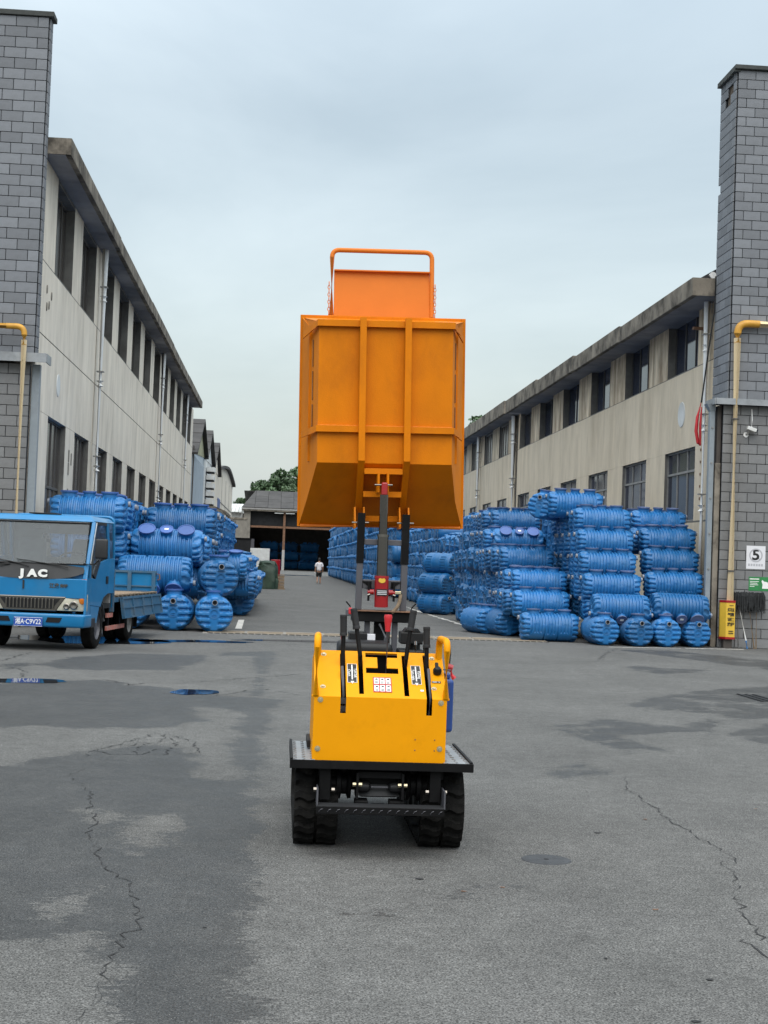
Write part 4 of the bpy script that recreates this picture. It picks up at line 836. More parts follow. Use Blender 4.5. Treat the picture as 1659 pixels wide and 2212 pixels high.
m = MB(); m.lathe([(.0, -.03), (.036, -.03)], 18, Matrix.Translation((.672, 0, .185)) @ Matrix.Rotation(R(90), 4, 'Y')); HOLE_ME = m.mesh('pipe_opening', 'hole_black')
STICKER = MB().box(-.035, .035, -.022, .022, .370, .372).mesh('sticker', 'sticker_white')

TANKS = []
def tank(loc, rz=0.0, roll=0.0, scale=1.0, label='', group='', parts=True, lids='blue', sticker=False, tilt=0.0):
    """Empty-free tank: the barrel is the top-level mesh, lids and pipes are its children"""
    o = bpy.data.objects.new('septic_tank', TANK_HI if parts else TANK_LO); COL.objects.link(o)
    o.rotation_mode = 'XYZ'; Mx = Matrix.Rotation(rz, 4, 'Z') @ Matrix.Rotation(tilt, 4, 'Y') @ Matrix.Rotation(roll, 4, 'X')
    o.location = loc; o.rotation_euler = Mx.to_euler(); o.scale = (scale,) * 3; tag(o, label, 'tank', group)
    if parts:
        for x, me in ((-.33, LID_B if lids == 'blue' else LID_R), (0, LID_S if lids == 'blue' else LID_RS), (.33, LID_B if lids == 'blue' else LID_R)):
            c = bpy.data.objects.new('lid', me); COL.objects.link(c); c.parent = o; c.location = (x, 0, 0)
            if sticker and x == 0: q = bpy.data.objects.new('sticker', STICKER); COL.objects.link(q); q.parent = c
        for s in (1, -1):
            c = bpy.data.objects.new('inlet_pipe', PIPE_ME); COL.objects.link(c); c.parent = o; c.rotation_euler = (0, 0, 0 if s > 0 else math.pi)
            q = bpy.data.objects.new('pipe_opening', HOLE_ME); COL.objects.link(q); q.parent = c
    TANKS.append(o); return o
J = lambda s: float(rng.normal(0, s))
GA, GB, GC, GD, GL = 'tanks piled by the right wall', 'tanks in the middle right pile', 'tanks in the alley-side right pile', 'tanks stacked further down the right side', 'tanks piled on the left'
LAY = ['bottom', 'second', 'third', 'fourth', 'fifth', 'sixth']
FRONT = R(52)                           # roll that turns the collars towards the camera (-y)
# end-on tanks on the ground in front of the right piles
for i, (x, y, lab) in enumerate(((6.66, 30.0, 'end-on blue tank on the ground, leftmost of the right front four'), (7.36, 29.98, 'end-on blue tank, second of the four on the ground at right'), (8.00, 30.15, 'end-on blue tank, third of the four on the ground at right'), (8.72, 30.45, 'end-on blue tank on the ground nearest the block wall'))):
    tank((x, y, .295), R(-90) + J(.03), J(.04), 1.0, lab, 'end-on tanks on the ground at right', lids='rim')
def column(name, grp, xc, rows, lids='rim'):
    for k, (y, z, dx, roll) in enumerate(rows): pass
# pile A by the wall, pile B in the middle, pile C beside the alley: front faces
for k, (x, y, z, roll) in enumerate(((8.36, 30.15, .80, R(128)), (8.38, 30.75, 1.26, R(4)), (8.38, 31.1, 1.74, R(3)), (8.39, 31.4, 2.21, R(5)))):
    tank((x, y, z), J(.02), roll, 1.0, f'blue ribbed tank at the front of the pile beside the downpipe, {LAY[k + 1]} layer up', GA, lids='rim', tilt=R(1.2) * (-1) ** k, sticker=(k == 0))
for k, (x, y, z) in enumerate(((8.34, 33.0, 2.60), (8.30, 32.0, 2.21), (8.42, 32.35, 2.62))):
    tank((x, y, z), J(.02), J(.05), 1.0, f'blue ribbed tank lying on top of the wall pile, {ORD[k]} from the block wall', GA, lids='rim')
BZ = (.745, 1.18, 1.64, 2.11, 2.58)
for k, (x, y) in enumerate(((7.09, 30.1), (7.00, 30.6), (6.95, 30.85), (6.94, 31.1), (6.92, 31.35))):
    for j in range(9):
        if k == 4 and j > 6: continue
        front = j == 0
        tank((x + (0 if front else J(.03) - .02), y + j * .585 + (0 if front else J(.015)), BZ[k] + (0 if front else J(.01))), J(.015) + (R(-2) if front and k == 0 else 0), R(128) if (front and k == 0) else R(3) + J(.09), 1.0,
             f'blue ribbed tank in the middle right pile, {LAY[k + 1]} layer, {ORD[j]} from the front', GB, parts=j < 5, lids='rim', sticker=(front and k == 0))
tank((6.49, 32.2, 2.96), R(1), R(6), 1.0, 'single blue tank lying on top of the middle right pile', GB, lids='rim'); tank((5.98, 32.75, 2.93), R(62), R(10), 1.0, 'blue tank turned end-on at the top left of the middle pile', GB, lids='rim')
CZ = (.30, .75, 1.19, 1.69, 2.16, 2.64)
CF = ((5.67, 30.45, 0.0), (5.64, 31.35, 0.0), (5.70, 32.0, 0.0), (5.57, 33.0, 0.0), (5.68, 34.9, FRONT * .9), (5.77, 35.9, 0.0))
for k, (x, y, roll) in enumerate(CF):
    n = int((41.6 - y) / .60)
    for j in range(n):
        front = j == 0
        if k == 0 and 0 < j < 5: continue
        tank((x - (0 if front else .10) + (0 if front else J(.04)), y + j * .60 + (0 if front else J(.015)), CZ[k] + (0 if front else J(.012))), (R(2) if front and k == 0 else J(.02)), roll if front else J(.10), 1.0,
             f'blue ribbed tank in the alley-side right pile, {LAY[k]} layer, {ORD[j]} from the front', GC, parts=j < 6, lids='blue' if (front and k == 4) else 'rim', sticker=front and k == 4)
tank((4.98, 32.65, .295), R(-78), J(.03), 1.0, 'end-on blue tank on the ground beside the alley, right of two', GC, lids='rim'); tank((4.62, 33.4, .295), R(-74), J(.03), 1.0, 'end-on blue tank on the ground beside the alley, left of two', GC, lids='rim')
# three angled tanks stacked on each other, a smooth kind with two ribbed bands
def smooth_tank():
    th = np.linspace(0, 2 * np.pi, 64, endpoint=False); prof = []
    for x in np.linspace(-.47, .47, 60):
        g = 0.012 if abs(abs(x) - .16) < .02 or abs(abs(x) - .44) < .015 else 0; prof.append((.325 + g, x))
    caps = [(.325 - .10 * (1 - math.cos(a)), .47 + .11 * math.sin(a)) for a in np.linspace(0, math.pi / 2, 8)[1:]] + [(r_, .58 + .02 * (1 - r_ / .225)) for r_ in np.linspace(.225, 0, 9)[1:]]
    m = MB(); m.lathe([(r_, -x) for r_, x in caps[::-1]] + prof + caps, 64, Matrix.Rotation(R(90), 4, 'Y'))
    for s in (-1, 1):
        for i in range(5):
            z = -.20 + i * .09
            for q in (-1, 1):
                w = math.sqrt(max(.01, .30 ** 2 - z * z)); m.box(*sorted((s * .50, s * .615)), *sorted((q * .07, q * w * .92)), z - .02, z + .02)
        m.box(*sorted((s * .55, s * .635)), -.07, .07, .11, .26)
    for i in range(6):                   # ribs round the middle bands
        for q in (-1, 1):
            z = -.17 + i * .075; y = q * math.sqrt(.335 ** 2 - z * z); m.box(-.40, -.2, min(y, y * .93), max(y, y * .93), z - .016, z + .016); m.box(.2, .40, min(y, y * .93), max(y, y * .93), z - .016, z + .016)
    return m.mesh('smooth_tank', 'tank_blue', smooth=True)
SMOOTH = smooth_tank()
for k, (x, y, z, rz) in enumerate(((4.82, 45.0, .335, -56), (4.82, 45.0, .955, -54), (4.99, 45.1, 1.575, -50))):
    o = tank((x, y, z), R(rz), 0, 1.0, f'smooth blue tank set at an angle beside the alley, {("lowest", "middle", "topmost")[k]} of three', 'three smooth angled tanks', parts=False); o.data = SMOOTH
    for s in (1,):
        c = bpy.data.objects.new('inlet_pipe', PIPE_ME); COL.objects.link(c); c.parent = o; q = bpy.data.objects.new('pipe_opening', HOLE_ME); COL.objects.link(q); q.parent = c
# left side: the larger kind
S2 = 1.25
for (x, y, z, rz, roll, lab, lids, st) in (
    (-3.96, 30.2, 2.30, 0, R(2), 'large blue tank at the top left, above the truck cab', 'blue', False),
    (-2.26, 33.1, 2.22, R(-1), R(2), 'large blue tank on top of the left pile with collars up', 'blue', False),
    (-2.41, 31.2, 1.70, R(-3), FRONT * .72, 'large blue tank with violet lids turned towards the yard', 'blue', True),
    (-2.56, 30.2, 1.12, R(-1), R(132), 'large blue tank with its collars turned down, behind the truck bed', 'blue', False),
    (-2.12, 30.3, .372, R(-90), R(1), 'end-on large tank on the ground behind the truck bed', 'blue', False),
    (-1.34, 30.15, .372, R(-86), R(0), 'end-on large tank on the ground, rightmost at left', 'blue', False),
    (-1.29, 30.35, 1.09, R(-83), R(-1), 'end-on large tank resting on another, rightmost at left', 'blue', False),
    (-1.05, 39.3, .372, R(-90), R(0), 'end-on tank on the ground further down the left side', 'blue', False)):
    tank((x, y, z), rz, roll, S2, lab, GL, lids=lids, sticker=st)
tank((-3.05, 30.4, .372), R(-90), 0, S2, 'end-on large tank on the ground in shade behind the truck', GL)
for k, z in enumerate((.372, .98, 1.64, 2.28)):
    for j in range(7):
        if k == 3 and j == 0: continue
        tank((-3.96 + J(.03), 30.4 + j * .74 + (k % 2) * .2 + J(.02), z + J(.01)), J(.02), R(170) if (k < 2) else J(.12), S2, f'large blue tank in the pile by the left wall, {LAY[k]} layer, {ORD[j]} from the front', GL, parts=j < 3)
for k, z in enumerate((.95, 1.62, 2.24)):
    for j in range(1, 6):
        if k == 2 and j < 2: continue
        tank((-2.34 + J(.03), 31.0 + j * .74 + J(.02) + (.9 if k == 2 else 0), z - .01), J(.02), J(.12), S2, f'large blue tank in the left front pile, {LAY[k + 1]} layer, {ORD[j]} from the front', GL, parts=True)
for k, (z, y0, x, n) in enumerate(((.80, 38.2, -1.30, 16), (1.28, 37.7, -1.55, 17), (1.85, 37.2, -2.3, 16), (2.32, 37.6, -2.25, 14))):
    for j in range(n):
        tank((x + J(.035), y0 + j * .76 + J(.03), z + J(.012)), J(.025), J(.12), S2 * .93, f'large blue tank in the long left row, {LAY[k + 1]} layer, {ORD[j]} down the alley', GL, parts=j < 2)
for j in range(10): tank((-1.2 + J(.03), 40.6 + j * 1.5, .37), R(90) + J(.06), J(.05), S2, f'large blue tank in the long left row, bottom layer, {ORD[j]} down the alley', GL, parts=False)
# right side further down: still single tanks as far as the count allows
N_SINGLE = 289
cand = []
for k in range(6):
    for j in range(30): cand.append((45.6 + j * .62 + (k % 2) * .3, k, j, 5.98, .30 + k * .475, 1.0))
cand.sort()
far = []
for (y, k, j, x, z, s) in cand:
    if k == 5 and j < 6: continue
    p = (x + J(.05), y + J(.03), z + J(.015)); rr = (J(.03), J(.15))
    if len(TANKS) < N_SINGLE: tank(p, rr[0], rr[1], s, f'blue ribbed tank in the second right-hand row, {LAY[k]} layer, {ORD[j]} down the alley', GD, parts=False)
    else: far.append((p, rr, s))
# tanks standing inside the open shed
for k in range(3):
    for i, x in enumerate((-2.0, 1.2, 4.4)):
        tank((x + J(.1), 238 + J(.2), .75 + 1.45 * k), J(.02), J(.1), 2.4, f'large dark blue tank inside the open shed, {LAY[k]} layer, {ORD[i]} from left', 'tanks inside the open shed', parts=False)
# the rest of the right-hand rows reads as one mass
for k in range(6):
    for j in range(22): far.append(((6.0 + J(.06), 65.5 + j * 1.02 + (k % 2) * .4, .47 + k * .78 if k < 5 else 4.2), (J(.03), J(.15)), 1.6) if k < 5 else ((6.4 + J(.06), 30 + 36 + j * 1.02, 4.2), (J(.03), J(.15)), 1.5))
for k in range(5):
    for j in range(46): far.append(((6.1 + J(.08), 90 + j * 1.3 + (k % 2) * .5, .6 + k * .92), (J(.03), J(.15)), 1.95))
def mass():
    base = np.array([v.co[:] for v in TANK_LO.vertices]); faces = [tuple(p.vertices) for p in TANK_LO.polygons]; V = []; Fs = []; o = 0; nb_ = len(base)
    F4 = [f for f in faces]
    for (p, rr, s) in far:
        Mx = np.array((Matrix.Rotation(rr[0], 3, 'Z') @ Matrix.Rotation(rr[1], 3, 'X'))) * s; V.append(base @ Mx.T + np.array(p)); Fs += [tuple(i + o for i in f) for f in F4]; o += nb_
    me = bpy.data.meshes.new('far_tank_rows'); me.from_pydata(np.concatenate(V).tolist(), [], Fs); me.materials.append(MATS['tank_blue'])
    for p in me.polygons: p.use_smooth = True
    me.update(); return tag(put('far_tank_rows', me), 'far rows of stacked blue tanks along the right side', 'tanks', kind='stuff')
mass()
print('TANKS', len(TANKS), 'far', len(far), 'lo', len(TANK_LO.polygons), 'hi', len(TANK_HI.polygons))

# ------------------------------------------------------------------ tracked mini dumper with raised hopper
DX, DY = 0.555, 7.5
dm = empty('tracked_dumper', (DX, DY, 0), label='yellow tracked mini dumper with its orange hopper raised high', cat='dumper')
def W(name, m, mat, parent=dm, **k): return m.build(name, mat, parent, world=True, **k)
# tracks: belt loop with two columns of lugs
def track(x0, x1):
    yc0, yc1, zc, r = 7.86, 9.15, .215, .195; zc1, r1 = .165, .145
    path = []
    for i in range(19): a = R(90) + R(180) * i / 18; path.append((yc0 + r * math.cos(a), zc + r * math.sin(a), a))
    for i in range(1, 16): path.append((yc0 + (yc1 - yc0) * i / 16, zc - r, R(270)))
    for i in range(19): a = R(270) + R(180) * i / 18; path.append((yc1 + r1 * math.cos(a), zc1 + r1 * math.sin(a), a))
    for i in range(1, 16): path.append((yc1 - (yc1 - yc0) * i / 16, zc1 + r1 + (zc + r - zc1 - r1) * i / 16, R(90)))
    n = len(path); m = MB(); vs = []
    for (y, z, a) in path:
        for x, d in ((x0, 0), (x1, 0), (x1, -.022), (x0, -.022)): vs.append((x, y + d * math.cos(a), z + d * math.sin(a)))
    fs = [(4 * i + k, 4 * i + (k + 1) % 4, 4 * ((i + 1) % n) + (k + 1) % 4, 4 * ((i + 1) % n) + k) for i in range(n) for k in range(4)]
    m.add(vs, fs); t = W('rubber_track', m, 'rubber')
    xm = (x0 + x1) / 2; P = np.array([(p[0], p[1]) for p in path]); d = np.linalg.norm(np.roll(P, -1, 0) - P, axis=1); cum = np.concatenate([[0], np.cumsum(d)]); tot = cum[-1]
    wl = (x1 - x0) / 2 - .012
    g = MB(); h0, h1 = .026, .017      # chevron lug with a wavy edge
    for k in range(5):
        u0 = -wl / 2 + wl * k / 5; u1 = -wl / 2 + wl * (k + 1) / 5; s0 = .010 * math.sin(k * 1.35); s1 = .010 * math.sin((k + 1) * 1.35)
        g.hexa([(u0, -h0 + s0, -.006), (u1, -h0 + s1, -.006), (u1, h0 + s1, -.006), (u0, h0 + s0, -.006)], [(u0, -h1 + s0, .026), (u1, -h1 + s1, .026), (u1, h1 + s1, .026), (u0, h1 + s0, .026)])
    me = g.mesh('lug', 'rubber'); cnt = 44; inv = WM[t.name].inverted()
    for col, xc in ((0, x0 + wl / 2 + .004), (1, x1 - wl / 2 - .004)):
        for i in range(cnt):
            s = (tot * (i + .5 * col) / cnt) % tot; j = int(np.searchsorted(cum, s, 'right') - 1); f_ = (s - cum[j]) / d[j]; p = P[j] * (1 - f_) + P[(j + 1) % n] * f_
            a = path[j][2] if d[j] > .03 else path[j][2] + (path[(j + 1) % n][2] - path[j][2]) * f_
            nrm = Vector((0, math.cos(a), math.sin(a))); M3 = Matrix((Vector((1, 0, 0)), nrm.cross(Vector((1, 0, 0))), nrm)).transposed()
            o = bpy.data.objects.new('lug', me); COL.objects.link(o); o.parent = t; o.matrix_local = Matrix.Translation(inv @ Vector((xc, p[0], p[1]))) @ M3.to_4x4()
    hub = MB(); hub.cyl((x0 + .03, yc0, zc), (x1 - .03, yc0, zc), .15, n=20); W('sprocket', hub, 'black_paint')
    hub = MB(); hub.cyl((x0 + .03, yc1, zc1), (x1 - .03, yc1, zc1), .11, n=20); W('idler', hub, 'black_paint')
    for i in range(3): q = MB(); q.cyl((x0 + .04, 8.2 + i * .32, .11), (x1 - .04, 8.2 + i * .32, .11), .075, n=16); W('roller', q, 'black_paint')
track(.118, .348); track(.783, 1.013)
# chassis
W('chassis', MB().box(.36, .77, 7.75, 9.35, .30, .44), 'black_paint', bevel=.006); W('chassis_rail', MB().box(.24, .30, 7.62, 9.2, .385, .436), 'black_paint'); W('chassis_rail', MB().box(.83, .89, 7.62, 9.2, .385, .436), 'black_paint')
W('deck', MB().box(.088, 1.035, 7.552, 8.36, .438, .470), 'black_paint'); W('deck_edge', MB().box(.086, 1.037, 7.54, 7.551, .436, .480), 'black_paint', bevel=.002)
for x0, x1 in ((.10, .215), (.885, 1.022)):
    t = W('tread_plate', MB().box(x0, x1, 7.556, 8.35, .471, .477), 'tread_steel')
    g = MB(); 
    nx = max(2, int((x1 - x0) / .036))
    for i in range(17):
        for k in range(nx):
            y = 7.575 + i * .046; x = x0 + .014 + k * (x1 - x0 - .028) / (nx - 1); s = .013 * (1 if (i + k) % 2 else -1)
            g.hexa([(x - .009, y - s - .003, .477), (x + .009, y + s - .003, .477), (x + .009, y + s + .003, .477), (x - .009, y - s + .003, .477)], [(x - .008, y - s - .002, .4805), (x + .008, y + s - .002, .4805), (x + .008, y + s + .002, .4805), (x - .008, y - s + .002, .4805)])
    b = g.build('tread_bumps', 'tread_steel', t, world=True); b['kind'] = 'stuff'
    W('deck_rim', MB().box(x0 - .012 if x0 < .5 else x1 - .002, x0 + .002 if x0 < .5 else x1 + .012, 7.556, 8.35, .47, .487), 'black_paint')
# rear gearbox, axles, boots, step
W('gear_case', MB().box(.455, .66, 7.68, 8.0, .275, .40), 'black_paint', bevel=.012); W('cross_beam', MB().box(.44, .672, 7.60, 7.64, .385, .420), 'black_paint', bevel=.003)
W('belly_pan', MB().plate([(.452, 7.7, .40), (.665, 7.7, .40), (.665, 7.66, .285), (.452, 7.66, .285)], (0, .01, 0)), 'trim_grey')
for s in (-1, 1):
    cx = .558
    W('rubber_boot', MB().lathe([(.0, 0), (.012, .0), (.026, .012), (.030, .04), (.027, .07), (.0, .07)], 18, Matrix.Translation((cx + s * .045, 7.64, .335)) @ Matrix.Rotation(s * R(90), 4, 'Y')), 'black_plastic', smooth=True)
    W('mount_plate', MB().box(cx + s * .118 - .006, cx + s * .118 + .006, 7.58, 7.75, .28, .415), 'black_paint')
    for dx, z in ((.104, .352), (.132, .352)): W('bolt', MB().cyl((cx + s * dx - .010, 7.60, z), (cx + s * dx + .010, 7.60, z), .011, n=6), 'zinc')
    W('brake_drum', MB().lathe([(0, 0), (.075, 0), (.08, .015), (.055, .025), (.055, .05), (.08, .055), (.08, .075), (.05, .08), (.05, .11), (0, .11)], 24, Matrix.Translation((cx + s * .145, 7.74, .335)) @ Matrix.Rotation(s * R(90), 4, 'Y')), 'black_paint', smooth=True)
    W('step_hanger', MB().box(*sorted((cx + s * .258, cx + s * .315)), 7.58, 7.62, .272, .436), 'black_paint', bevel=.003)
    W('step_ear', MB().box(*sorted((cx + s * .322, cx + s * .330)), 7.47, 7.62, .255, .345), 'steel_grey')
    W('bolt', MB().cyl((cx + s * .330, 7.56, .328), (cx + s * .345, 7.56, .328), .012, n=6), 'chrome'); W('bolt', MB().cyl((cx + s * .252, 7.57, .326), (cx + s * .236, 7.57, .326), .012, n=6), 'chrome')
W('link_rod', MB().cyl((.50, 7.64, .335), (.615, 7.64, .335), .005, n=8), 'steel_grey')
W('hitch_block', MB().box(.515, .60, 7.66, 7.72, .19, .24), 'black_paint', bevel=.01); W('skid_block', MB().box(.43, .50, 7.6, 7.7, .205, .27), 'black_paint', bevel=.006); W('skid_block', MB().box(.61, .69, 7.6, 7.7, .205, .27), 'black_paint', bevel=.006)
st = W('step', MB().box(.226, .877, 7.42, 7.545, .258, .264), 'trim_grey'); MB().box(.226, .877, 7.412, 7.42, .228, .266).build('step_lip', 'black_paint', st, world=True, bevel=.002)
for i in range(15): MB().tube([(.24 + i * .0435, 7.411, .240), (.247 + i * .0435, 7.410, .250), (.258 + i * .0435, 7.411, .254)], .0016, 5).build('raised_bar', 'steel_grey', st, world=True)
# control console: folded sheet with lever slots cut through
y0c, z0c, zb, yt, zt = 7.60, .472, .803, 7.93, 1.022
Lf = zb - z0c; Lu = math.hypot(yt - y0c, zt - zb)
def fold(s):
    if s <= Lf: return (y0c, z0c + s)
    t = (s - Lf) / Lu; return (y0c + (yt - y0c) * t, zb + (zt - zb) * t)
U = lambda f_: Lf + Lu * f_
holes = [(.337, .366, Lf - .085, U(.93)), (.434, .459, U(.07), U(.92)), (.671, .697, U(.05), U(.93)), (.786, .816, Lf - .085, U(.95)),
         (.475, .648, U(.87), U(.97)), (.538, .588, U(.64), U(.87)), (.475, .648, U(.52), U(.64))]
xs = sorted(set([.199, .893] + [h[0] for h in holes] + [h[1] for h in holes])); ss = sorted(set([0, Lf, U(1)] + [h[2] for h in holes] + [h[3] for h in holes]))
vid = {}; vv = []; ff = []
def V_(x, s):
    k = (round(x, 4), round(s, 4))
    if k not in vid: y, z = fold(s); vid[k] = len(vv); vv.append((x, y, z))
    return vid[k]
for a, b in zip(xs[:-1], xs[1:]):
    for c, d in zip(ss[:-1], ss[1:]):
        if not any(h[0] < (a + b) / 2 < h[1] and h[2] < (c + d) / 2 < h[3] for h in holes): ff.append((V_(a, c), V_(b, c), V_(b, d), V_(a, d)))
m = MB(); m.v = vv; m.f = ff; con = W('console_panel', m, 'yellow_paint')
sm = con.modifiers.new('sheet', 'SOLIDIFY'); sm.thickness = .004; sm.offset = -1
W('console_side', MB().plate([(.200, 7.606, .474), (.200, 8.3, .474), (.200, 8.3, .95), (.200, 7.95, 1.018), (.200, 7.606, .80)], (.004, 0, 0)), 'yellow_paint'); W('console_side', MB().plate([(.888, 7.606, .474), (.888, 8.3, .474), (.888, 8.3, .95), (.888, 7.95, 1.018), (.888, 7.606, .80)], (.004, 0, 0)), 'yellow_paint')
W('console_top', MB().box(.21, .884, 7.936, 7.98, 1.005, 1.019), 'yellow_paint')
W('inner_panel', MB().box(.212, .882, 7.98, 8.0, .48, 1.0), 'black_paint'); W('inner_floor', MB().box(.212, .882, 7.62, 7.97, .482, .60), 'black_paint')
for (x, s) in ((.232, Lf - .018), (.862, Lf - .018), (.226, .06), (.862, .075), (.245, U(.20)), (.83, U(.22)), (.25, U(.90)), (.835, U(.88))):
    y, z = fold(s); nrm = Vector((0, -1, 0)) if s <= Lf else Vector((0, -(zt - zb), yt - y0c)).normalized(); p = Vector((x, y, z))
    W('bolt', MB().cyl(p, p + nrm * .008, .0105, .0085, n=6), 'zinc'); W('washer', MB().cyl(p, p + nrm * .002, .0145, n=14), 'zinc')
for (x, s) in ((.733, .065), (.733, .12), (.835, .065), (.835, .12)): W('screw_hole', MB().cyl((x, 7.598, z0c + s), (x, 7.6005, z0c + s), .0035, n=8), 'rust')
for x, lx in ((.207, 1), (.886, -1)):      # grab handles
    W('grab_handle', MB().tube(bend([(x, 7.61, .805), (x, 7.62, 1.105), (x + lx * .01, 7.90, 1.105), (x + lx * .012, 7.90, .95)], .05), .0185, 14), 'yellow_paint', smooth=True)
    W('weld', MB().box(x - .02, x + .02, 7.60, 7.63, .797, .81), 'yellow_paint', bevel=.004)
def on_panel(x, f_, lift=.0025):           # frame lying on the sloped console top
    y, z = fold(U(f_)); nrm = Vector((0, -(zt - zb), yt - y0c)).normalized(); upv = Vector((0, yt - y0c, zt - zb)).normalized(); M3 = Matrix((Vector((1, 0, 0)), upv, nrm)).transposed().to_4x4(); return Matrix.Translation(Vector((x, y, z)) + nrm * lift) @ M3
Di = WM[dm.name].inverted()
def decal(name, x, f_, w, h, mat, lift=.0022, parent=dm):
    return MB(Di @ on_panel(x, f_, lift)).box(-w / 2, w / 2, -h / 2, h / 2, 0, .0006).build(name, mat, parent)
for x, words, sx in ((.400, ('Turn left', 'Clutch'), 1), (.741, ('Parking', 'Turn right'), 1)):
    decal('decal', x, .50, .051, .160, 'decal_white'); decal('decal', x, .50, .047, .155, 'decal_black', .0029); decal('arrow', x, .52, .006, .125, 'decal_white', .0036)
    MB(Di @ on_panel(x, .30, .0036)).plate([(-.009, .01, 0), (.0, -.012, 0), (.009, .01, 0)], (0, 0, .0006)).build('arrow_head', 'decal_white', dm)
    for q, wd in enumerate(words): text('lettering', wd, .022, 'decal_white', Di @ on_panel(x + (.016 if q == 0 else -.016), .50, .0036) @ Matrix.Rotation(R(-90), 4, 'Z'), dm)
decal('decal', .558, .27, .098, .125, 'decal_red')
for i in range(3):
    for j in range(2):
        fx = .558 - .031 + i * .031; fz = .27 + (.5 - j) * .155
        decal('decal_cell', fx, fz, .025, .050, 'decal_white', .0029)
        for k in range(2): decal('print_mark', fx, fz - .02 - k * .025, .016, .005, 'trim_grey', .0036)
        decal('print_mark', fx + .001, fz + .035, .013, .010, 'decal_black', .0036)
decal('decal', .846, .36, .048, .016, 'decal_black'); decal('print_mark', .838, .36, .024, .004, 'decal_white', .0029); decal('print_mark', .861, .36, .003, .010, 'decal_white', .0029); decal('scratch', .766, .17, .017, .014, 'paper')
W('ignition_knob', MB().lathe([(0, .0), (.022, .0), (.024, .02), (.015, .035), (0, .04)], 16, on_panel(.856, .56, .002)), 'black_plastic', smooth=True); W('knob_lever', MB(on_panel(.856, .60, .02)).box(-.012, .006, -.015, .03, 0, .02), 'black_plastic', bevel=.004)
# levers
def lever(pts, grip, name='lever'):
    t = MB(); t.tube(pts, .0120, 12); L_ = W(name, t, 'black_paint', smooth=True)
    a, b = Vector(grip[0]), Vector(grip[1]); d = (b - a).normalized(); prof = [(.0, 0), (.0205, 0), (.0205, .012), (.0185, .016)] + [q for k in range(7) for q in ((.0175, .02 + k * .011), (.0192, .026 + k * .011))] + [(.0185, .10), (.0198, .106), (.0170, .112), (0, .113)]
    x, y, z = frame_from(d); M = Matrix.Translation(a) @ Matrix((x, y, z)).transposed().to_4x4()
    MB().lathe(prof, 16, M).build('grip', 'grip_rubber', L_, world=True, smooth=True)
lever([(.351, 7.80, .72), (.349, 7.82, .93), (.350, 7.83, 1.115)], ((.350, 7.83, 1.108), (.346, 7.83, 1.222)))
lever([(.447, 7.82, .82), (.444, 7.83, 1.0), (.4195, 7.85, 1.155)], ((.420, 7.85, 1.145), (.400, 7.86, 1.258)))
lever([(.690, 7.82, .82), (.690, 7.83, .99), (.7105, 7.85, 1.155)], ((.710, 7.85, 1.145), (.726, 7.86, 1.258)))
lever([(.808, 7.80, .72), (.803, 7.82, .9), (.8005, 7.84, 1.065)], ((.8005, 7.84, 1.058), (.797, 7.84, 1.168)))
W('shift_rod', MB().tube([(.5855, 7.84, .80), (.588, 7.85, 1.145)], .0075, 12), 'steel_grey', smooth=True)
W('shift_knob', MB().lathe([(0, 0), (.0135, 0), (.015, .02), (.021, .065), (.0225, .078), (.020, .090), (.0, .092)], 20, Matrix.Translation((.588, 7.85, 1.137))), 'red_plastic', smooth=True)
for z, dx in ((.78, 0), (.74, 0)): W('lever_bracket', MB().box(.335, .372, 7.66, 7.7, z - .02, z + .01), 'steel_grey')
for x in (.345, .805): W('linkage', MB().tube([(x, 7.66, .70), (x + .01, 7.68, .80), (x, 7.75, .95)], .008, 8), 'steel_grey')
# right side: blue can, red switch, wire
jc = W('fuel_can', MB().box(.896, .956, 7.84, 8.10, .605, .89), 'blue_plastic', bevel=.018, seg=3); MB().box(.910, .940, 7.88, 7.98, .89, .92).build('can_handle', 'blue_plastic', jc, world=True, bevel=.008)
W('battery_switch', MB().cyl((.905, 7.75, .965), (.932, 7.75, .955), .02, n=16), 'red_paint'); W('switch_key', MB().tube([(.922, 7.735, .96), (.928, 7.73, .925), (.943, 7.73, .905)], [.008, .008, .013], 8), 'red_plastic', smooth=True)
W('wire', MB().tube(bend([(.885, 7.9, 1.11), (.915, 7.85, 1.115), (.925, 7.78, 1.05), (.918, 7.76, .98)], .03), .004, 6), 'black_plastic'); W('cable_clip', MB().box(.868, .908, 7.60, 7.615, .955, .962), 'steel_grey')
# engine, seat, filter behind the console
W('engine_block', MB().box(.30, .80, 8.25, 8.85, .47, .88), 'black_paint', bevel=.02); W('fan_cover', MB().lathe([(0, .07), (.14, .07), (.17, .04), (.18, 0)], 28, Matrix.Translation((.895, 8.5, .66)) @ Matrix.Rotation(R(90), 4, 'Y')), 'black_plastic', smooth=True)
W('cooling_fins', MB().box(.180, .212, 8.0, 8.3, .485, .525), 'dark_steel', bevel=.004)
W('seat', MB().box(.345, .655, 8.28, 8.62, .94, 1.05), 'black_plastic', bevel=.035, seg=4, smooth=True); W('seat_post', MB().box(.42, .58, 8.35, 8.55, .85, .95), 'black_paint')
W('battery', MB().box(.425, .535, 8.7, 8.9, .95, 1.085), 'black_plastic', bevel=.006); W('battery_clamp', MB().box(.375, .387, 8.72, 8.74, 1.04, 1.10), 'red_paint'); W('relay', MB().box(.53, .575, 8.65, 8.7, 1.03, 1.08), 'paper')
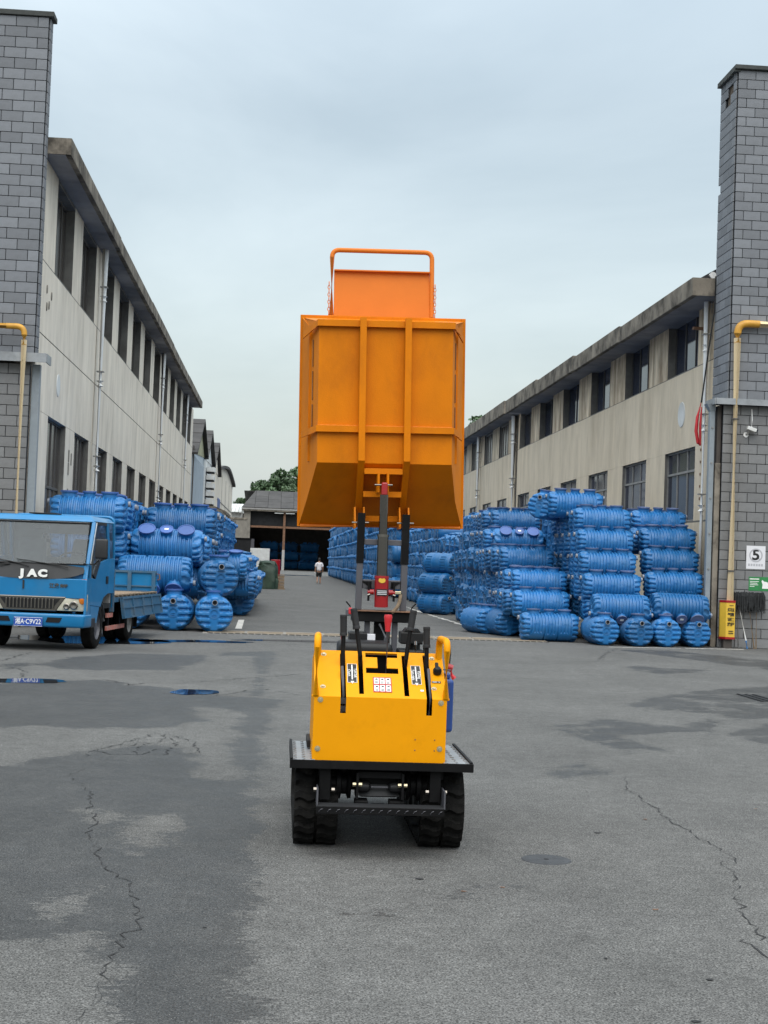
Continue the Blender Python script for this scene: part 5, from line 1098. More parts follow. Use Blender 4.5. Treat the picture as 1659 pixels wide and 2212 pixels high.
W('air_filter', MB().box(.70, .835, 8.35, 8.5, 1.045, 1.115), 'black_plastic', bevel=.008); W('filter_lid', MB().plate([(.72, 8.35, 1.117), (.815, 8.35, 1.117), (.80, 8.35, 1.135), (.735, 8.35, 1.135)], (0, .14, 0)), 'black_plastic'); W('filter_duct', MB().cyl((.79, 8.42, .96), (.79, 8.42, 1.045), .032, n=16), 'black_plastic'); W('filter_base', MB().box(.69, .84, 8.33, 8.52, .97, 1.015), 'black_plastic', bevel=.012)
for x in (.765, .812): W('chrome_pipe', MB().tube([(x, 8.1, .98), (x, 8.1, 1.055), (x + .002, 8.13, 1.07)], .008, 10), 'chrome', smooth=True)
# mast
W('mast_base', MB().box(.448, .812, 8.95, 9.12, 1.142, 1.205), 'black_paint', bevel=.004); W('mast_plate', MB().box(.436, .826, 8.93, 9.14, 1.206, 1.212), 'rust')
for x0, x1 in ((.530, .563), (.702, .735)): W('mast_leg', MB().box(x0, x1, 9.0, 9.05, .44, 1.141), 'steel_grey', bevel=.003)
W('mast_brace', MB().box(.59, .69, 9.02, 9.06, .5, 1.14), 'black_paint'); W('oil_hose', MB().tube([(.62, 8.98, 1.13), (.66, 8.96, 1.05), (.64, 8.97, .9)], .010, 8), 'steel_grey')
for x0, x1 in ((.468, .506), (.744, .783)): W('mast_post', MB().box(x0, x1, 8.99, 9.05, 1.213, 1.80), 'steel_grey', bevel=.003); W('post_dark_top', MB().box(x0 - .003, x1 + .003, 8.986, 9.054, 1.50, 1.81), 'black_paint')  # black upper halves paint the posts' shade above their lower sheen
W('cross_tube', MB().box(  .507, .743, 9.0, 9.04, 1.615, 1.65), 'steel_grey', bevel=.003); W('cross_tube', MB().box(  .507, .743, 9.0, 9.04, 1.345, 1.40), 'steel_grey', bevel=.003)
for s in (-1, 1): W('gusset', MB().plate([(.623 + s * .06, 8.995, 1.39), (.623 + s * .125, 8.995, 1.39), (.623 + s * .06, 8.995, 1.345)], (0, .02, 0)), 'black_paint'); W('trunnion', MB().cyl((.623 + s * .045, 8.97, 1.325), (.623 + s * .085, 8.97, 1.325), .017, n=14), 'red_paint'); W('pin', MB().cyl((.623 + s * .07, 8.95, 1.31), (.623 + s * .085, 8.95, 1.305), .008, n=8), 'chrome'); W('trunnion_arm', MB().box(.623 + s * .078 - .006, .623 + s * .078 + .006, 8.955, 8.99, 1.27, 1.385), 'black_paint')
W('cylinder_barrel', MB().cyl((.625, 8.97, 1.235), (.622, 8.96, 1.423), .0425, n=28), 'red_paint', smooth=True); W('cylinder_collar', MB().cyl((.622, 8.96, 1.41), (.622, 8.96, 1.426), .0445, n=28), 'red_paint', smooth=True)
W('cylinder_stage', MB().cyl((.622, 8.96, 1.42), (.620, 8.95, 1.677), .0335, n=28), 'chrome', smooth=True); W('stage_ring', MB().cyl((.620, 8.95, 1.665), (.620, 8.95, 1.681), .036, n=28), 'chrome', smooth=True); W('cylinder_rod', MB().cyl((.620, 8.95, 1.675), (.616, 8.93, 1.925), .0262, n=28), 'chrome', smooth=True)
W('rod_eye', MB().box(.598, .636, 8.915, 8.96, 1.92, 2.00), 'red_paint', bevel=.008)
W('name_plate', MB().box(.589, .659, 8.921, 8.924, 1.305, 1.345), 'decal_black'); 
for k in range(3): W('print_mark', MB().box(.595, .653, 8.9198, 8.921, 1.312 + k * .010, 1.316 + k * .010), 'paper')
W('warning_mark', MB().lathe([(0, .002), (.021, .002), (.022, 0)], 20, Matrix.Translation((.622, 8.9185, 1.398)) @ FACE @ Matrix.Diagonal((1, .75, 1, 1))), 'sign_yellow'); W('brass_fitting', MB().box(.70, .745, 8.955, 8.985, 1.315, 1.335), 'zinc', bevel=.003)
W('oil_hose', MB().tube(bend([(.742, 8.97, 1.32), (.742, 8.96, 1.29), (.725, 8.95, 1.235), (.69, 8.95, 1.20)], .025), .011, 10), 'old_wood', smooth=True)
W('side_lamp', MB().box(.408, .442, 8.93, 8.98, 1.175, 1.215), 'steel_grey', bevel=.004); W('lamp_glass', MB().box(.424, .446, 8.925, 8.96, 1.185, 1.225), 'red_plastic', bevel=.005)
for s in (-1, 1): W('hook_rod', MB().tube([(.623 + s * .185, 8.95, 1.21), (.623 + s * .19, 8.95, 1.235), (.623 + s * .215, 8.95, 1.262)], .005, 6), 'black_paint')
# hopper, tipped so that its floor stands upright
HT = Matrix.Translation((.60, 0, 1.73)) @ Matrix.Rotation(R(-1.25), 4, 'Y') @ Matrix.Translation((-.60, 0, -1.73))
def HM(): return MB(HT)
yf, yr = 9.06, 9.50                       # floor underside, mouth rim
xl, xr, zt_, zk, zb_ = .208, 1.050, 3.005, 2.125, 1.735
cxl, cxr, yc = .152, 1.106, 9.32          # where the slanted lower sides meet the upright ones
rx0, rx1, rzt, rzb = .095, 1.182, 3.120, 1.735
k_ = (yc - yf) / (yr - yf); z1_ = zk - (zk - zb_ - .012) * k_
W('hopper_floor', HM().plate([(xl, yf, zk), (xr, yf, zk), (xr, yf, zt_), (xl, yf, zt_)], (0, .006, 0)), 'orange_paint')
W('hopper_front', HM().plate([(xl, yf, zk - .001), (xr, yf, zk - .001), (cxr, yc, z1_), (rx1 - .014, yr, zb_ + .012), (rx0 + .014, yr, zb_ + .012), (cxl, yc, z1_)], (0, .006, .004)), 'orange_paint')
for s, (a, c, r_) in ((-1, (xl, cxl, rx0 + .012)), (1, (xr, cxr, rx1 - .012))):
    W('hopper_chamfer', HM().plate([(a, yf, zk), (a, yf, zt_), (c, yc, zt_ + .01), (c, yc, z1_)], (-s * .004, .002, 0)), 'orange_paint')
    W('hopper_side', HM().plate([(c, yc, z1_), (c, yc, zt_ + .01), (r_, yr, rzt - .02), (r_, yr, rzb + .01)], (-s * .006, .001, 0)), 'orange_paint')
    for z0, z1 in ((2.34, 2.50), (2.53, 2.71), (2.74, 2.91)):
        t0 = .55; px = a + (c - a) * t0; py = yf + (yc - yf) * t0; W('weld_slot', HM().box(min(px, px + s * .005), max(px, px + s * .005), py - .010, py + .006, z0, z1), 'rust')
    t0 = .80; px = a + (c - a) * t0; py = yf + (yc - yf) * t0; W('side_rib', HM().box(min(px - s * .004, px + s * .012), max(px - s * .004, px + s * .012), py, py + .03, zk + .02, zt_), 'orange_paint')
W('hopper_back', HM().plate([(xl, yf, zt_), (xr, yf, zt_), (rx1 - .02, yr, rzt - .02), (rx0 + .02, yr, rzt - .02)], (0, .002, -.006)), 'orange_paint')
for s, a, c, r_ in ((-1, xl, cxl, rx0 + .012), (1, xr, cxr, rx1 - .012)): W('hopper_back', HM().plate([(a, yf, zt_), (c, yc, zt_ + .01), (r_, yr, rzt - .02), (r_ - s * .012, yr, rzt - .02)], (0, .002, -.006)), 'orange_paint')
rim = HM(); rim.box(rx0, rx0 + .03, yr, yr + .012, rzb, rzt); rim.box(rx1 - .03, rx1, yr, yr + .012, rzb, rzt); rim.box(rx0 + .03, rx1 - .03, yr, yr + .012, rzb, rzb + .03); rim.box(rx0 + .03, rx1 - .03, yr, yr + .012, rzt - .03, rzt); W('hopper_rim', rim, 'orange_paint', bevel=.003)
W('front_lip', HM().tube([(rx0 + .02, yr - .004, rzb + .005), (rx1 - .02, yr - .004, rzb + .005)], .012, 10), 'gate_orange')
for z in (2.995, 2.335):                   # stiffening bands that fold round the chamfers
    h = .020
    W('weld_bead', HM().tube([(xl + (xr - xl) * i / 40, yf - .001, z + h + .001 + .0015 * (i % 2)) for i in range(41)], .0035, 5), 'gate_orange')
    W('stiffener', HM().plate([(xl - .01, yf - .03, z - h), (xr + .01, yf - .03, z - h), (xr + .01, yf - .03, z + h), (xl - .01, yf - .03, z + h)], (0, .031, 0)), 'orange_paint')
    for s, a, c, r_ in ((-1, xl - .01, cxl - .03, rx0 + .016), (1, xr + .01, cxr + .03, rx1 - .040)):
        zd = .045 if z > 2.5 else .02
        W('weld_bead', HM().tube([(a, yf - .004, z - h - .003), ((a + r_) / 2, yf + .05, z - h - zd * .5 - .003)], .003, 5), 'gate_orange')
        W('stiffener', HM().hexa([(a, yf - .029, z - h), (r_, yr - .22, z - h - zd), (r_, yr - .18, z - h - zd), (a, yf + .01, z - h)], [(a, yf - .029, z + h), (r_, yr - .22, z + h - zd), (r_, yr - .18, z + h - zd), (a, yf + .01, z + h)]), 'orange_paint')
for x0, x1 in ((.462, .502), (.744, .784)):
    ch = HM(); w_ = .005                  # open square tube
    for a, b, c, d in ((x0, x1, yf - .062, yf - .057), (x0, x1, yf - .012, yf - .007), (x0, x0 + w_, yf - .057, yf - .012), (x1 - w_, x1, yf - .057, yf - .012)): ch.box(a, b, c, d, zk + .01, 3.028)
    W('channel', ch, 'orange_paint')
    W('channel_end', HM().hexa([(x0, yr - .15, zb_ + .03), (x1, yr - .15, zb_ + .03), (x1, yr - .08, zb_ + .05), (x0, yr - .08, zb_ + .05)], [(x0, yf - .063, zk + .012), (x1, yf - .063, zk + .012), (x1, yf + .0, zk + .012), (x0, yf, zk + .012)]), 'orange_paint')
    for e in (x0 - .013, x1 + .004): W('hinge_ear', HM().plate([(e, yr - .40, zb_ - .015), (e, yr - .20, zb_ - .015), (e, yr - .20, zb_ + .12), (e, yr - .34, zb_ + .12)], (.009, 0, 0)), 'orange_paint')
    W('hinge_pin', HM().cyl((x0 - .03, yr - .42, zb_ + .02), (x1 + .035, yr - .42, zb_ + .02), .006, n=10), 'chrome')
for z, d in ((2.075, .02), (1.935, .10), (1.785, .20)): W('cross_bar', HM().box(.503, .743, yf - .03 + d, yf + .01 + d, z - .018, z + .018), 'orange_paint', bevel=.002)
for x in (.582, .640): W('clevis', HM().box(x, x + .012, yf - .10, yf + .06, 1.94, 2.06), 'orange_paint')
W('clevis_pin', HM().cyl((.562, 8.94, 1.985), (.672, 8.94, 1.985), .006, n=10), 'chrome')
# tailgate with its tube handle, above the hopper
gy = 9.52
W('tailgate', HM().plate([(.312, gy, 3.125), (.943, gy, 3.125), (.943, gy + .03, 3.42), (.312, gy + .03, 3.42)], (0, .006, 0)), 'gate_orange'); W('tailgate_fold', HM().box(.312, .943, gy, gy + .04, 3.421, 3.429), 'gate_orange'); W('tailgate_hinge', HM().box(.275, .982, gy - .01, gy + .02, 3.112, 3.124), 'gate_orange')
W('tube_handle', HM().tube(bend([(.297, gy + .005, 3.125), (.297, gy + .03, 3.562), (.958, gy + .03, 3.562), (.958, gy + .005, 3.125)], .05), .0155, 14), 'gate_orange', smooth=True)
for s, x in ((-1, .279), (1, .978)):
    for k in range(9): z = 3.14 + k * .024; W('chain_link', HM().tube([(x + (.007 * math.cos(a) if k % 2 else 0), gy + (0 if k % 2 else .007 * math.cos(a)), z + .013 * math.sin(a)) for a in np.linspace(0, 2 * math.pi, 9)[:-1]], .003, 5, closed=True), 'gate_orange')

# ------------------------------------------------------------------ blue flatbed truck; local x to the picture's right, y towards its tail
tk = empty('flatbed_truck', (-2.88, 23.18, 0), R(-6.5), label='old blue flatbed truck with white front lettering and lowered side board', cat='truck')
def T(name, m, mat, parent=tk, **k): return m.build(name, mat, parent, **k)
UL, UR, UC = -1.66, .06, -.80            # cab sides and middle
VF = -.85                                # front face
T('cab_floor', MB().box(UL + .05, UR - .05, VF + .12, .95, .62, .70), 'dark_steel')
# front: lower face, forehead panel, sides as thick sheets
def prism(pts, u0, u1): return MB().plate([(u0, v, z) for v, z in pts], (u1 - u0, 0, 0))
T('front_panel', MB().hexa([(UL, VF + .04, .80), (UR, VF + .04, .80), (UR, VF + .14, .80), (UL, VF + .14, .80)], [(UL + .02, VF + .03, 1.10), (UR - .02, VF + .03, 1.10), (UR - .02, VF + .14, 1.10), (UL + .02, VF + .14, 1.10)]), 'truck_blue', bevel=.012)
bp_ = MB(); n = 14
vs_ = []; fs_ = []
for i in range(n + 1):
    u = UL + .06 + (UR - UL - .12) * i / n; q = (u - UC) / .80; zl = 1.085 + .085 * q * q * q * q + .02 * q * q
    vs_ += [(u, VF + .02 + .03 * q * q, zl), (u, VF + .10 + .03 * q * q, 1.315)]
for i in range(n): fs_.append((2 * i, 2 * i + 2, 2 * i + 3, 2 * i + 1))
bp_.add(vs_, fs_); pnl = T('cowl_panel', bp_, 'trim_grey', smooth=True); T('cowl_backing', MB().box(UL + .02, UR - .02, VF + .11, VF + .2, 1.08, 1.31), 'truck_blue')
for s in (0, 1):                          # blue cheeks beside the dark cowl
    u0, u1 = (UL, UL + .075) if s == 0 else (UR - .075, UR)
    T('cheek', MB().hexa([(u0, VF + .05, 1.10), (u1, VF + .04, 1.10), (u1, VF + .2, 1.10), (u0, VF + .2, 1.10)], [(u0, VF + .11, 1.33), (u1, VF + .10, 1.33), (u1, VF + .22, 1.33), (u0, VF + .22, 1.33)]), 'truck_blue', bevel=.01)
    # side: A pillar, door skin, B pillar, corner panel
    so = UR if s else UL; d = -1 if s else 1
    def side(name, pts, mat, off=0.0, th=.035, **k): return T(name, MB().plate([(so - d * 0 + (-d) * off, v, z) for v, z in pts], (d * th, 0, 0)), mat, **k)
    side('a_pillar', [(VF + .11, 1.31), (VF + .19, 1.31), (VF + .50, 1.98), (VF + .42, 1.98)], 'truck_blue', th=.06, bevel=.008)
    side('corner_panel', [(VF + .02, .56), (VF + .28, .56), (VF + .28, 1.31), (VF + .10, 1.31), (VF + .03, 1.08)], 'truck_blue', bevel=.008)
    side('door', [(VF + .285, .70), (.10, .66), (.28, .80), (.56, .86), (.56, 1.42), (-.02, 1.36), (-.30, 1.10), (VF + .285, 1.12)], 'truck_blue', bevel=.006)
    side('sill_panel', [(-.50, .42), (-.12, .42), (.02, .66), (VF + .285, .695)], 'truck_blue')
    side('window_corner', [(-.30, 1.10), (-.02, 1.36), (-.02, 1.44), (-.10, 1.44), (-.42, 1.16)], 'trim_grey', off=.002)
    side('rear_panel', [(.565, .86), (.98, .86), (.98, 1.43), (.565, 1.42)], 'truck_blue', bevel=.006)
    side('b_pillar', [(.50, 1.42), (.62, 1.42), (.46, 1.98), (.30, 1.98)], 'truck_blue', th=.05)
    side('c_pillar', [(.90, 1.43), (.98, 1.43), (.90, 2.0), (.78, 2.0)], 'truck_blue', th=.05)
    side('door_frame', [(VF + .47, 1.94), (.33, 1.94), (.32, 1.99), (VF + .43, 1.99)], 'trim_grey')
    side('side_window', [(-.42, 1.17), (-.10, 1.44), (.49, 1.42), (.31, 1.945), (VF + .49, 1.945)], 'windscreen', off=-.015, th=.004)
    side('side_window', [(.62, 1.43), (.89, 1.43), (.77, 1.98), (.47, 1.98)], 'windscreen', off=-.015, th=.004)
    hd = side('door_handle', [(.40, 1.02), (.53, 1.02), (.53, 1.14), (.40, 1.14)], 'black_plastic', off=.012, th=.014, bevel=.004)
    side('window_rubber', [(VF + .285, 1.11), (VF + .33, 1.11), (-.28, 1.93), (-.36, 1.93)], 'black_plastic', off=.003, th=.01) if 0 else None
T('roof', MB().hexa([(UL, VF + .40, 1.975), (UR, VF + .40, 1.975), (UR, .93, 1.99), (UL, .93, 1.99)], [(UL + .10, VF + .52, 2.075), (UR - .10, VF + .52, 2.075), (UR - .10, .90, 2.07), (UL + .10, .90, 2.07)]), 'truck_blue', bevel=.03, seg=3, smooth=True)
T('roof_vent', MB().box(-1.05, -.62, VF + .62, VF + .95, 2.085, 2.105), 'dark_steel', bevel=.006); T('drip_rail', MB().tube([(UR + .004, VF + .18, 1.34), (UR + .004, VF + .47, 1.97)], .008, 6), 'white_paint')
T('windscreen', MB().hexa([(UL + .06, VF + .105, 1.315), (UR - .06, VF + .105, 1.315), (UR - .06, VF + .111, 1.315), (UL + .06, VF + .111, 1.315)], [(UL + .10, VF + .42, 1.975), (UR - .10, VF + .42, 1.975), (UR - .10, VF + .426, 1.975), (UL + .10, VF + .426, 1.975)]), 'windscreen')
def scr(u, t): return (u, VF + .10 + .315 * t, 1.315 + .66 * t)
T('windscreen_rubber', MB().tube([scr(UL + .06, .01), scr(UR - .055, .01), scr(UR - .09, .97), scr(UL + .09, .97)], .014, 6, closed=True), 'black_plastic')
T('back_wall', MB().box(UL + .05, UR - .05, .93, .96, .70, 1.42), 'seat_grey'); T('back_wall', MB().box(UL + .05, UR - .05, .90, .96, 1.80, 1.99), 'seat_grey'); T('back_wall', MB().box(UL + .05, -1.15, .92, .96, 1.42, 1.80), 'seat_grey'); T('back_wall', MB().box(-.35, UR - .05, .92, .96, 1.42, 1.80), 'seat_grey'); T('rear_window_bar', MB().box(-.77, -.73, .925, .955, 1.42, 1.80), 'black_plastic')
T('dashboard', MB().box(UL + .06, UR - .06, VF + .22, VF + .5, 1.10, 1.33), 'trim_grey', bevel=.03)
for u in (-1.25, -.35):
    T('seat', MB().box(u - .27, u + .27, .05, .55, .95, 1.12), 'seat_grey', bevel=.05, seg=3, smooth=True); T('seat_back', MB().hexa([(u - .27, .55, 1.05), (u + .27, .55, 1.05), (u + .27, .68, 1.05), (u - .27, .68, 1.05)], [(u - .22, .70, 1.72), (u + .22, .70, 1.72), (u + .22, .80, 1.72), (u - .22, .80, 1.72)]), 'seat_grey', bevel=.04, seg=3, smooth=True)
T('steering_wheel', MB().tube([(-.35 + .21 * math.cos(a), -.18 + .12 * math.sin(a), 1.40 + .10 * math.sin(a)) for a in np.linspace(0, 2 * math.pi, 21)[:-1]], .016, 8, closed=True), 'black_plastic'); T('mirror_inside', MB().box(-.95, -.68, VF + .47, VF + .50, 1.85, 1.92), 'trim_grey', bevel=.02)
for pts in ([(UC - .55, VF + .06, 1.27), (UC - .35, VF + .08, 1.30), (UC - .98, VF + .11, 1.38)], [(UC + .55, VF + .05, 1.27), (UC + .40, VF + .07, 1.30), (UC - .25, VF + .10, 1.375)], [(UC - .05, VF + .05, 1.27), (UC - .2, VF + .08, 1.31), (UC - .62, VF + .10, 1.38)]): T('wiper', MB().tube(pts, .009, 6), 'black_plastic')
# lettering and badges
for i, (ch, u) in enumerate((('J', -.935), ('A', -.78), ('C', -.62))): text('lettering', ch, .145, 'decal_white', Matrix.Translation((u - .0, VF + .008, 1.165)) @ FACE, tk, bold=.010, ext=.006, sx=1.30)
text('lettering', '江淮', .075, 'chrome', Matrix.Translation((-.44, VF + .028, .985)) @ FACE, tk, bold=.002, ext=.003); text('lettering', '帅铃', .060, 'chrome', Matrix.Translation((-.29, VF + .028, .985)) @ FACE, tk, bold=.002, ext=.003)
T('badge', MB().box(-.925, -.90, VF + .02, VF + .034, .93, 1.06), 'trim_grey')
# grille, lamps, bumper
T('grille_surround', MB().plate([(UC - .55, VF + .03, .825), (UC + .55, VF + .03, .825), (UC + .40, VF + .03, .60), (UC - .40, VF + .03, .60)], (0, .06, 0)), 'chrome', bevel=.012); T('grille_back', MB().plate([(UC - .46, VF + .020, .79), (UC + .46, VF + .020, .79), (UC + .34, VF + .020, .635), (UC - .34, VF + .020, .635)], (0, .008, 0)), 'black_plastic')
for k in range(14):
    u = UC - .36 + k * .0554; T('grille_bar', MB().box(u - .011, u + .011, VF + .006, VF + .02, .64, .785), 'chrome', bevel=.003)
for s in (-1, 1):
    a = UC + s * .865; b = UC + s * .40
    hl = T('headlight', MB().plate([(b, VF + .035, .61), (a, VF + .07, .61), (a, VF + .07, .875), (UC + s * .46, VF + .035, .805)], (0, .05, 0)), 'lamp_lens', bevel=.015, smooth=True)
    T('reflector', MB().lathe([(0, 0), (.035, .008), (.05, .0)], 16, Matrix.Translation((UC + s * .56, VF + .030, .68)) @ FACE), 'chrome', parent=hl); T('reflector', MB().lathe([(0, 0), (.05, .008), (.065, .0)], 16, Matrix.Translation((UC + s * .67, VF + .036, .70)) @ FACE), 'chrome', parent=hl)
    T('indicator', MB().lathe([(0, .012), (.04, .008), (.055, 0)], 18, Matrix.Translation((UC + s * .79, VF + .052, .79)) @ FACE @ Matrix.Diagonal((.9, 1.3, 1, 1))), 'amber', parent=hl, smooth=True)
bm_ = T('bumper', MB().hexa([(UL + .02, VF - .02, .36), (UR - .02, VF - .02, .36), (UR + .03, VF + .32, .36), (UL - .03, VF + .32, .36)], [(UL - .01, VF - .05, .565), (UR + .01, VF - .05, .565), (UR + .03, VF + .32, .565), (UL - .03, VF + .32, .565)]), 'truck_blue', bevel=.035, seg=3, smooth=True)
for s in (-1, 1): T('fog_recess', MB().plate([(UC + s * .30, VF - .047, .51), (UC + s * .52, VF - .047, .51), (UC + s * .48, VF - .043, .435), (UC + s * .27, VF - .041, .435)], (0, .006, 0)), 'hole_black', parent=bm_); T('corner_skirt', MB().box(*sorted((UC + s * .84, UC + s * .885)), VF + .30, -.30, .36, .50), 'trim_grey', bevel=.01)
pl = T('number_plate', MB().box(-1.01, -.57, VF - .066, VF - .052, .365, .505), 'plate_blue', bevel=.004); text('lettering', '湘A·C9V22', .105, 'decal_white', Matrix.Translation((-.79, VF - .067, .435)) @ FACE, pl, bold=.001, sx=.80)
mb = MB(); mb.tube([(-1.005, VF - .067, .372), (-.575, VF - .067, .372), (-.575, VF - .067, .498), (-1.005, VF - .067, .498)], .0025, 4, closed=True); mb.build('plate_rim', 'decal_white', pl)
# mirrors
for s, u in ((1, UR), (-1, UL)):
    T('mirror_arm', MB().tube([(u - s * .08, VF + .1, 1.33), (u + s * .10, VF + .02, 1.33), (u + s * .17, VF + .02, 1.40)], .014, 8), 'black_plastic'); T('mirror', MB().box(*sorted((u + s * .10, u + s * .30)), VF - .01, VF + .05, 1.42, 1.72), 'trim_grey', bevel=.03, seg=3, smooth=True)
T('side_marker', MB().box(UR - .09, UR - .005, VF + .034, VF + .046, 1.075, 1.10), 'amber')
# chassis, wheels
for u in (-1.25, -.42): T('chassis_rail', MB().box(u - .05, u + .05, VF + .3, 4.7, .56, .72), 'black_paint')
T('engine', MB().box(-1.15, -.5, -.3, .6, .38, .75), 'dark_steel', bevel=.03); T('front_axle', MB().tube([(-1.5, .1, .36), (-.1, .1, .36)], .06, 10), 'dark_steel'); T('rear_axle', MB().tube([(-1.5, 2.6, .37), (-.1, 2.6, .37)], .075, 10), 'dark_steel'); T('differential', MB().lathe([(0, -.18), (.14, -.12), (.19, 0), (.14, .12), (0, .18)], 16, Matrix.Translation((UC, 2.6, .38)) @ Matrix.Rotation(R(90), 4, 'X')), 'dark_steel', smooth=True)
T('fuel_tank', MB().box(-1.62, -1.30, 1.05, 1.75, .38, .70), 'dark_steel', bevel=.03)
def wheel(u0, u1, v, r=.36):
    c = (u0 + u1) / 2; h = abs(u1 - u0) / 2; s = 1 if c > UC else -1
    M = Matrix.Translation((c, v, r)) @ Matrix.Rotation(R(90), 4, 'Y')
    w = T('wheel', MB().lathe([(r * .60, -h), (r * .90, -h), (r * .985, -h * .75), (r, -h * .4), (r, h * .4), (r * .985, h * .75), (r * .90, h), (r * .60, h)], 40, M), 'rubber', smooth=True)
    T('rim', MB().lathe([(r * .62, s * h * .9), (r * .58, s * h * .45), (r * .30, s * h * .25), (r * .26, s * h * .75), (.0, s * h * .78)], 30, M), 'steel_grey' if v < 1 else 'seat_grey', parent=w, smooth=True)
wheel(-.17, .02, .12); wheel(-1.62, -1.43, .12); wheel(-.20, -.01, 2.6); wheel(-.42, -.23, 2.6); wheel(-1.59, -1.40, 2.6); wheel(-1.37, -1.18, 2.6)
for s, u in ((1, UR - .06), (-1, UL + .06)): T('wheel_arch', MB().tube([(u, .12 + .46 * math.cos(a), .36 + .42 * math.sin(a)) for a in np.linspace(R(8), R(172), 12)], .03, 6), 'trim_grey')
for (v, z) in ((4.4, 0),): T('mud_flap', MB().box(-.3, .0, 3.15, 3.17, .22, .60), 'rubber')
# bed
bed = T('bed_frame', MB().box(-1.70, .02, 1.20, 4.85, .70, .78), 'truck_blue_worn', bevel=.006)
for k in range(14): T('deck_plank', MB().box(-1.68 + k * .121, -1.565 + k * .121, 1.22, 4.83, .781, .806), 'old_wood', bevel=.004)
for i in range(11): T('deck_ledge', MB().box(-.055, .03, 1.3 + i * .32, 1.53 + i * .32, .807, .823), 'old_wood')
sbm = Matrix.Translation((.035, 0, .775)) @ Matrix.Rotation(R(-9), 4, 'Y')     # side board hanging down
sb = T('side_board', MB(sbm).box(0, .025, 1.55, 4.82, -.36, 0), 'truck_blue_worn')
for (a, b, c, d) in ((1.55, 4.82, -.035, .0), (1.55, 4.82, -.36, -.325), (1.55, 4.82, -.19, -.175)): T('rail', MB(sbm).box(.025, .045, a, b, c, d), 'truck_blue_worn', parent=sb)
for v in (1.55, 2.35, 3.15, 3.95, 4.78): T('stake', MB(sbm).box(.026, .050, v, v + .045, -.36, 0), 'truck_blue_worn', parent=sb)
T('far_side_board', MB().box(-1.72, -1.695, 1.55, 4.82, .79, 1.14), 'truck_blue_worn')
tg = T('tailgate', MB().box(-1.69, .0, 4.80, 4.825, .80, 1.20), 'truck_blue')
for z0, z1 in ((.80, .83), (1.165, 1.205), (.90, .925)): T('rail', MB().box(-1.69, .0, 4.765, 4.80, z0, z1), 'truck_blue_worn', parent=tg)
for u in (-1.65, -1.1, -.55, -.09): T('stake', MB().box(u, u + .07, 4.755, 4.799, .80, 1.20), 'truck_blue_worn', parent=tg)
T('latch', MB().tube([(.0, 4.78, 1.15), (.05, 4.78, 1.15), (.06, 4.78, 1.05), (.02, 4.78, 1.04)], .014, 6), 'rust', parent=tg)
rk = T('head_rack', MB().tube(bend([(.0, 1.14, .62), (.0, 1.12, 1.30), (-.0, 1.05, 2.10), (-1.66, 1.05, 2.10), (-1.66, 1.12, 1.30), (-1.66, 1.14, .62)], .12), .024, 10), 'truck_blue', smooth=True)
T('rack_board', MB().box(-1.64, -.02, 1.10, 1.13, .80, 1.22), 'truck_blue_worn', parent=rk); T('rack_post', MB().box(-.03, .03, 1.12, 1.18, .55, 1.25), 'truck_blue_worn', parent=rk)
T('side_guard', MB().box(-.03, .0, .85, 2.15, .25, .32), 'reflective'); T('side_guard', MB().box(-.03, .0, .85, 1.25, .46, .53), 'reflective')
for v in (1.05, 1.9): T('guard_strut', MB().box(-.06, -.03, v, v + .05, .25, .72), 'black_paint')
T('brake_line', MB().tube([(-.1, .55, .85), (-.05, .7, .7), (-.08, .85, .55)], .015, 6), 'black_plastic')
# ------------------------------------------------------------------ person walking away
def skin_mesh(name, verts, edges, radii, mat, root=0, sub=2):
    me = bpy.data.meshes.new(name); me.from_pydata(verts, edges, []); o = bpy.data.objects.new(name, me); COL.objects.link(o)
    sk = o.modifiers.new('skin', 'SKIN'); sk.use_smooth_shade = True
    for i, r in enumerate(radii):
        d = me.skin_vertices[0].data[i]; d.radius = r if isinstance(r, tuple) else (r, r); d.use_root = (i == root)
    ss = o.modifiers.new('sub', 'SUBSURF'); ss.levels = sub; ss.render_levels = sub
    dg = bpy.context.evaluated_depsgraph_get(); dg.update(); out = bpy.data.meshes.new_from_object(o.evaluated_get(dg)); bpy.data.objects.remove(o)
    out.materials.clear(); out.materials.append(MATS[mat])
    for p in out.polygons: p.use_smooth = True
    return out
pe = empty('person', (2.54, 96.7, 0), R(4), label='person in white shirt and black shorts walking away down the alley', cat='person')
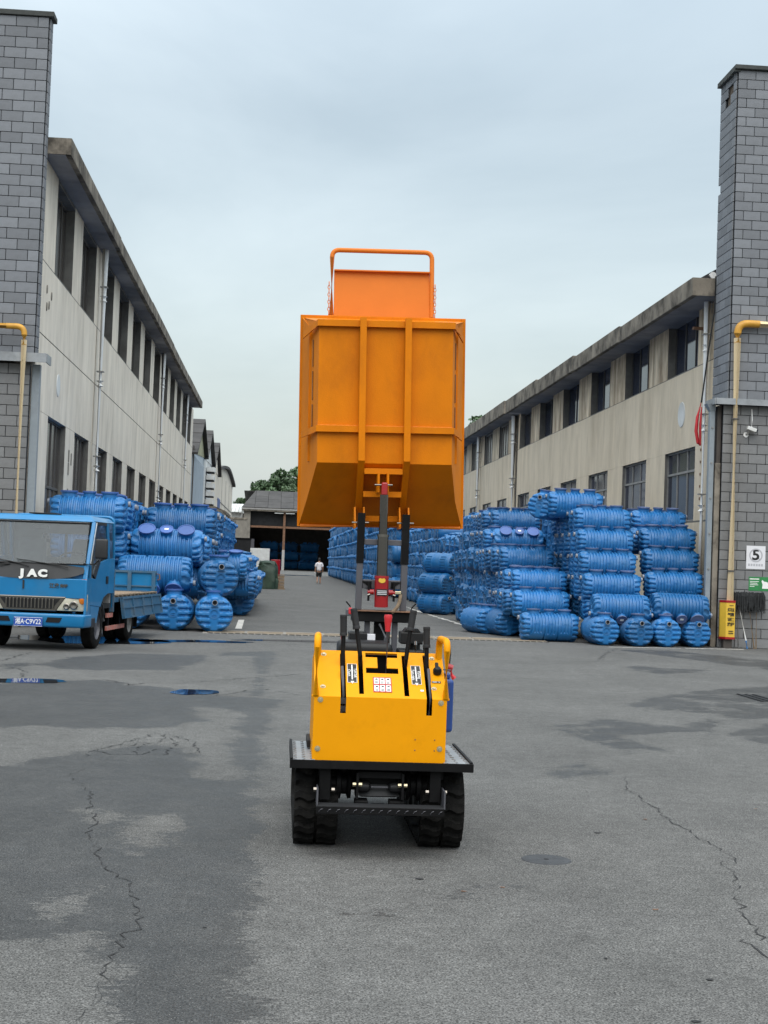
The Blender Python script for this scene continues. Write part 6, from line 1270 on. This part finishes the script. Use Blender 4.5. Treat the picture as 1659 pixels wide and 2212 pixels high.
hip = .86; v = [(0, 0, hip), (0, .0, 1.05), (0, .01, 1.26), (0, .0, 1.38), (0, .02, 1.46), (0, .03, 1.60),
     (.18, 0, 1.34), (.24, -.03, 1.08), (.26, .06, .84), (.265, .08, .76), (-.18, 0, 1.34), (-.24, .02, 1.08), (-.25, .03, .84), (-.255, .04, .76),
     (.09, .0, .84), (.10, .09, .46), (.10, .02, .09), (.10, .15, .03), (-.09, 0, .84), (-.10, .03, .46), (-.11, -.16, .16), (-.11, -.10, .04)]
ed = [(0, 1), (1, 2), (2, 3), (3, 4), (4, 5), (3, 6), (6, 7), (7, 8), (8, 9), (3, 10), (10, 11), (11, 12), (12, 13), (0, 14), (14, 15), (15, 16), (16, 17), (0, 18), (18, 19), (19, 20), (20, 21)]
rd_ = [(.14, .11), (.13, .10), (.15, .11), (.10, .09), .055, (.085, .10), .06, .045, .036, .03, .06, .045, .036, .03, .085, .058, .04, .03, .085, .058, .04, .03]
put('body', skin_mesh('body', v, ed, rd_, 'skin'), pe)
put('shirt', skin_mesh('shirt', [(0, 0, .84), (0, 0, 1.05), (0, .01, 1.26), (0, 0, 1.39), (.19, 0, 1.34), (.235, -.02, 1.12), (-.19, 0, 1.34), (-.235, .015, 1.12)], [(0, 1), (1, 2), (2, 3), (3, 4), (4, 5), (3, 6), (6, 7)], [(.20, .15), (.175, .135), (.185, .135), (.11, .10), .085, .085, .085, .085], 'cloth_white'), pe)
put('shorts', skin_mesh('shorts', [(0, 0, .88), (.09, .01, .78), (.105, .08, .46), (-.09, .01, .78), (-.105, .04, .46)], [(0, 1), (1, 2), (0, 3), (3, 4)], [(.17, .13), .11, .10, .11, .10], 'cloth_black'), pe)
MB().lathe([(0, .115), (.06, .10), (.088, .05), (.092, .0), (.08, -.05), (.05, -.08)], 18, Matrix.Translation((0, .015, 1.63)) @ Matrix.Diagonal((.92, 1.05, 1.05, 1))).build('hair', 'hair', pe, smooth=True)
MB().box(-.29, -.24, .02, .08, .72, .80).build('paper_slip', 'cloth_white', pe)
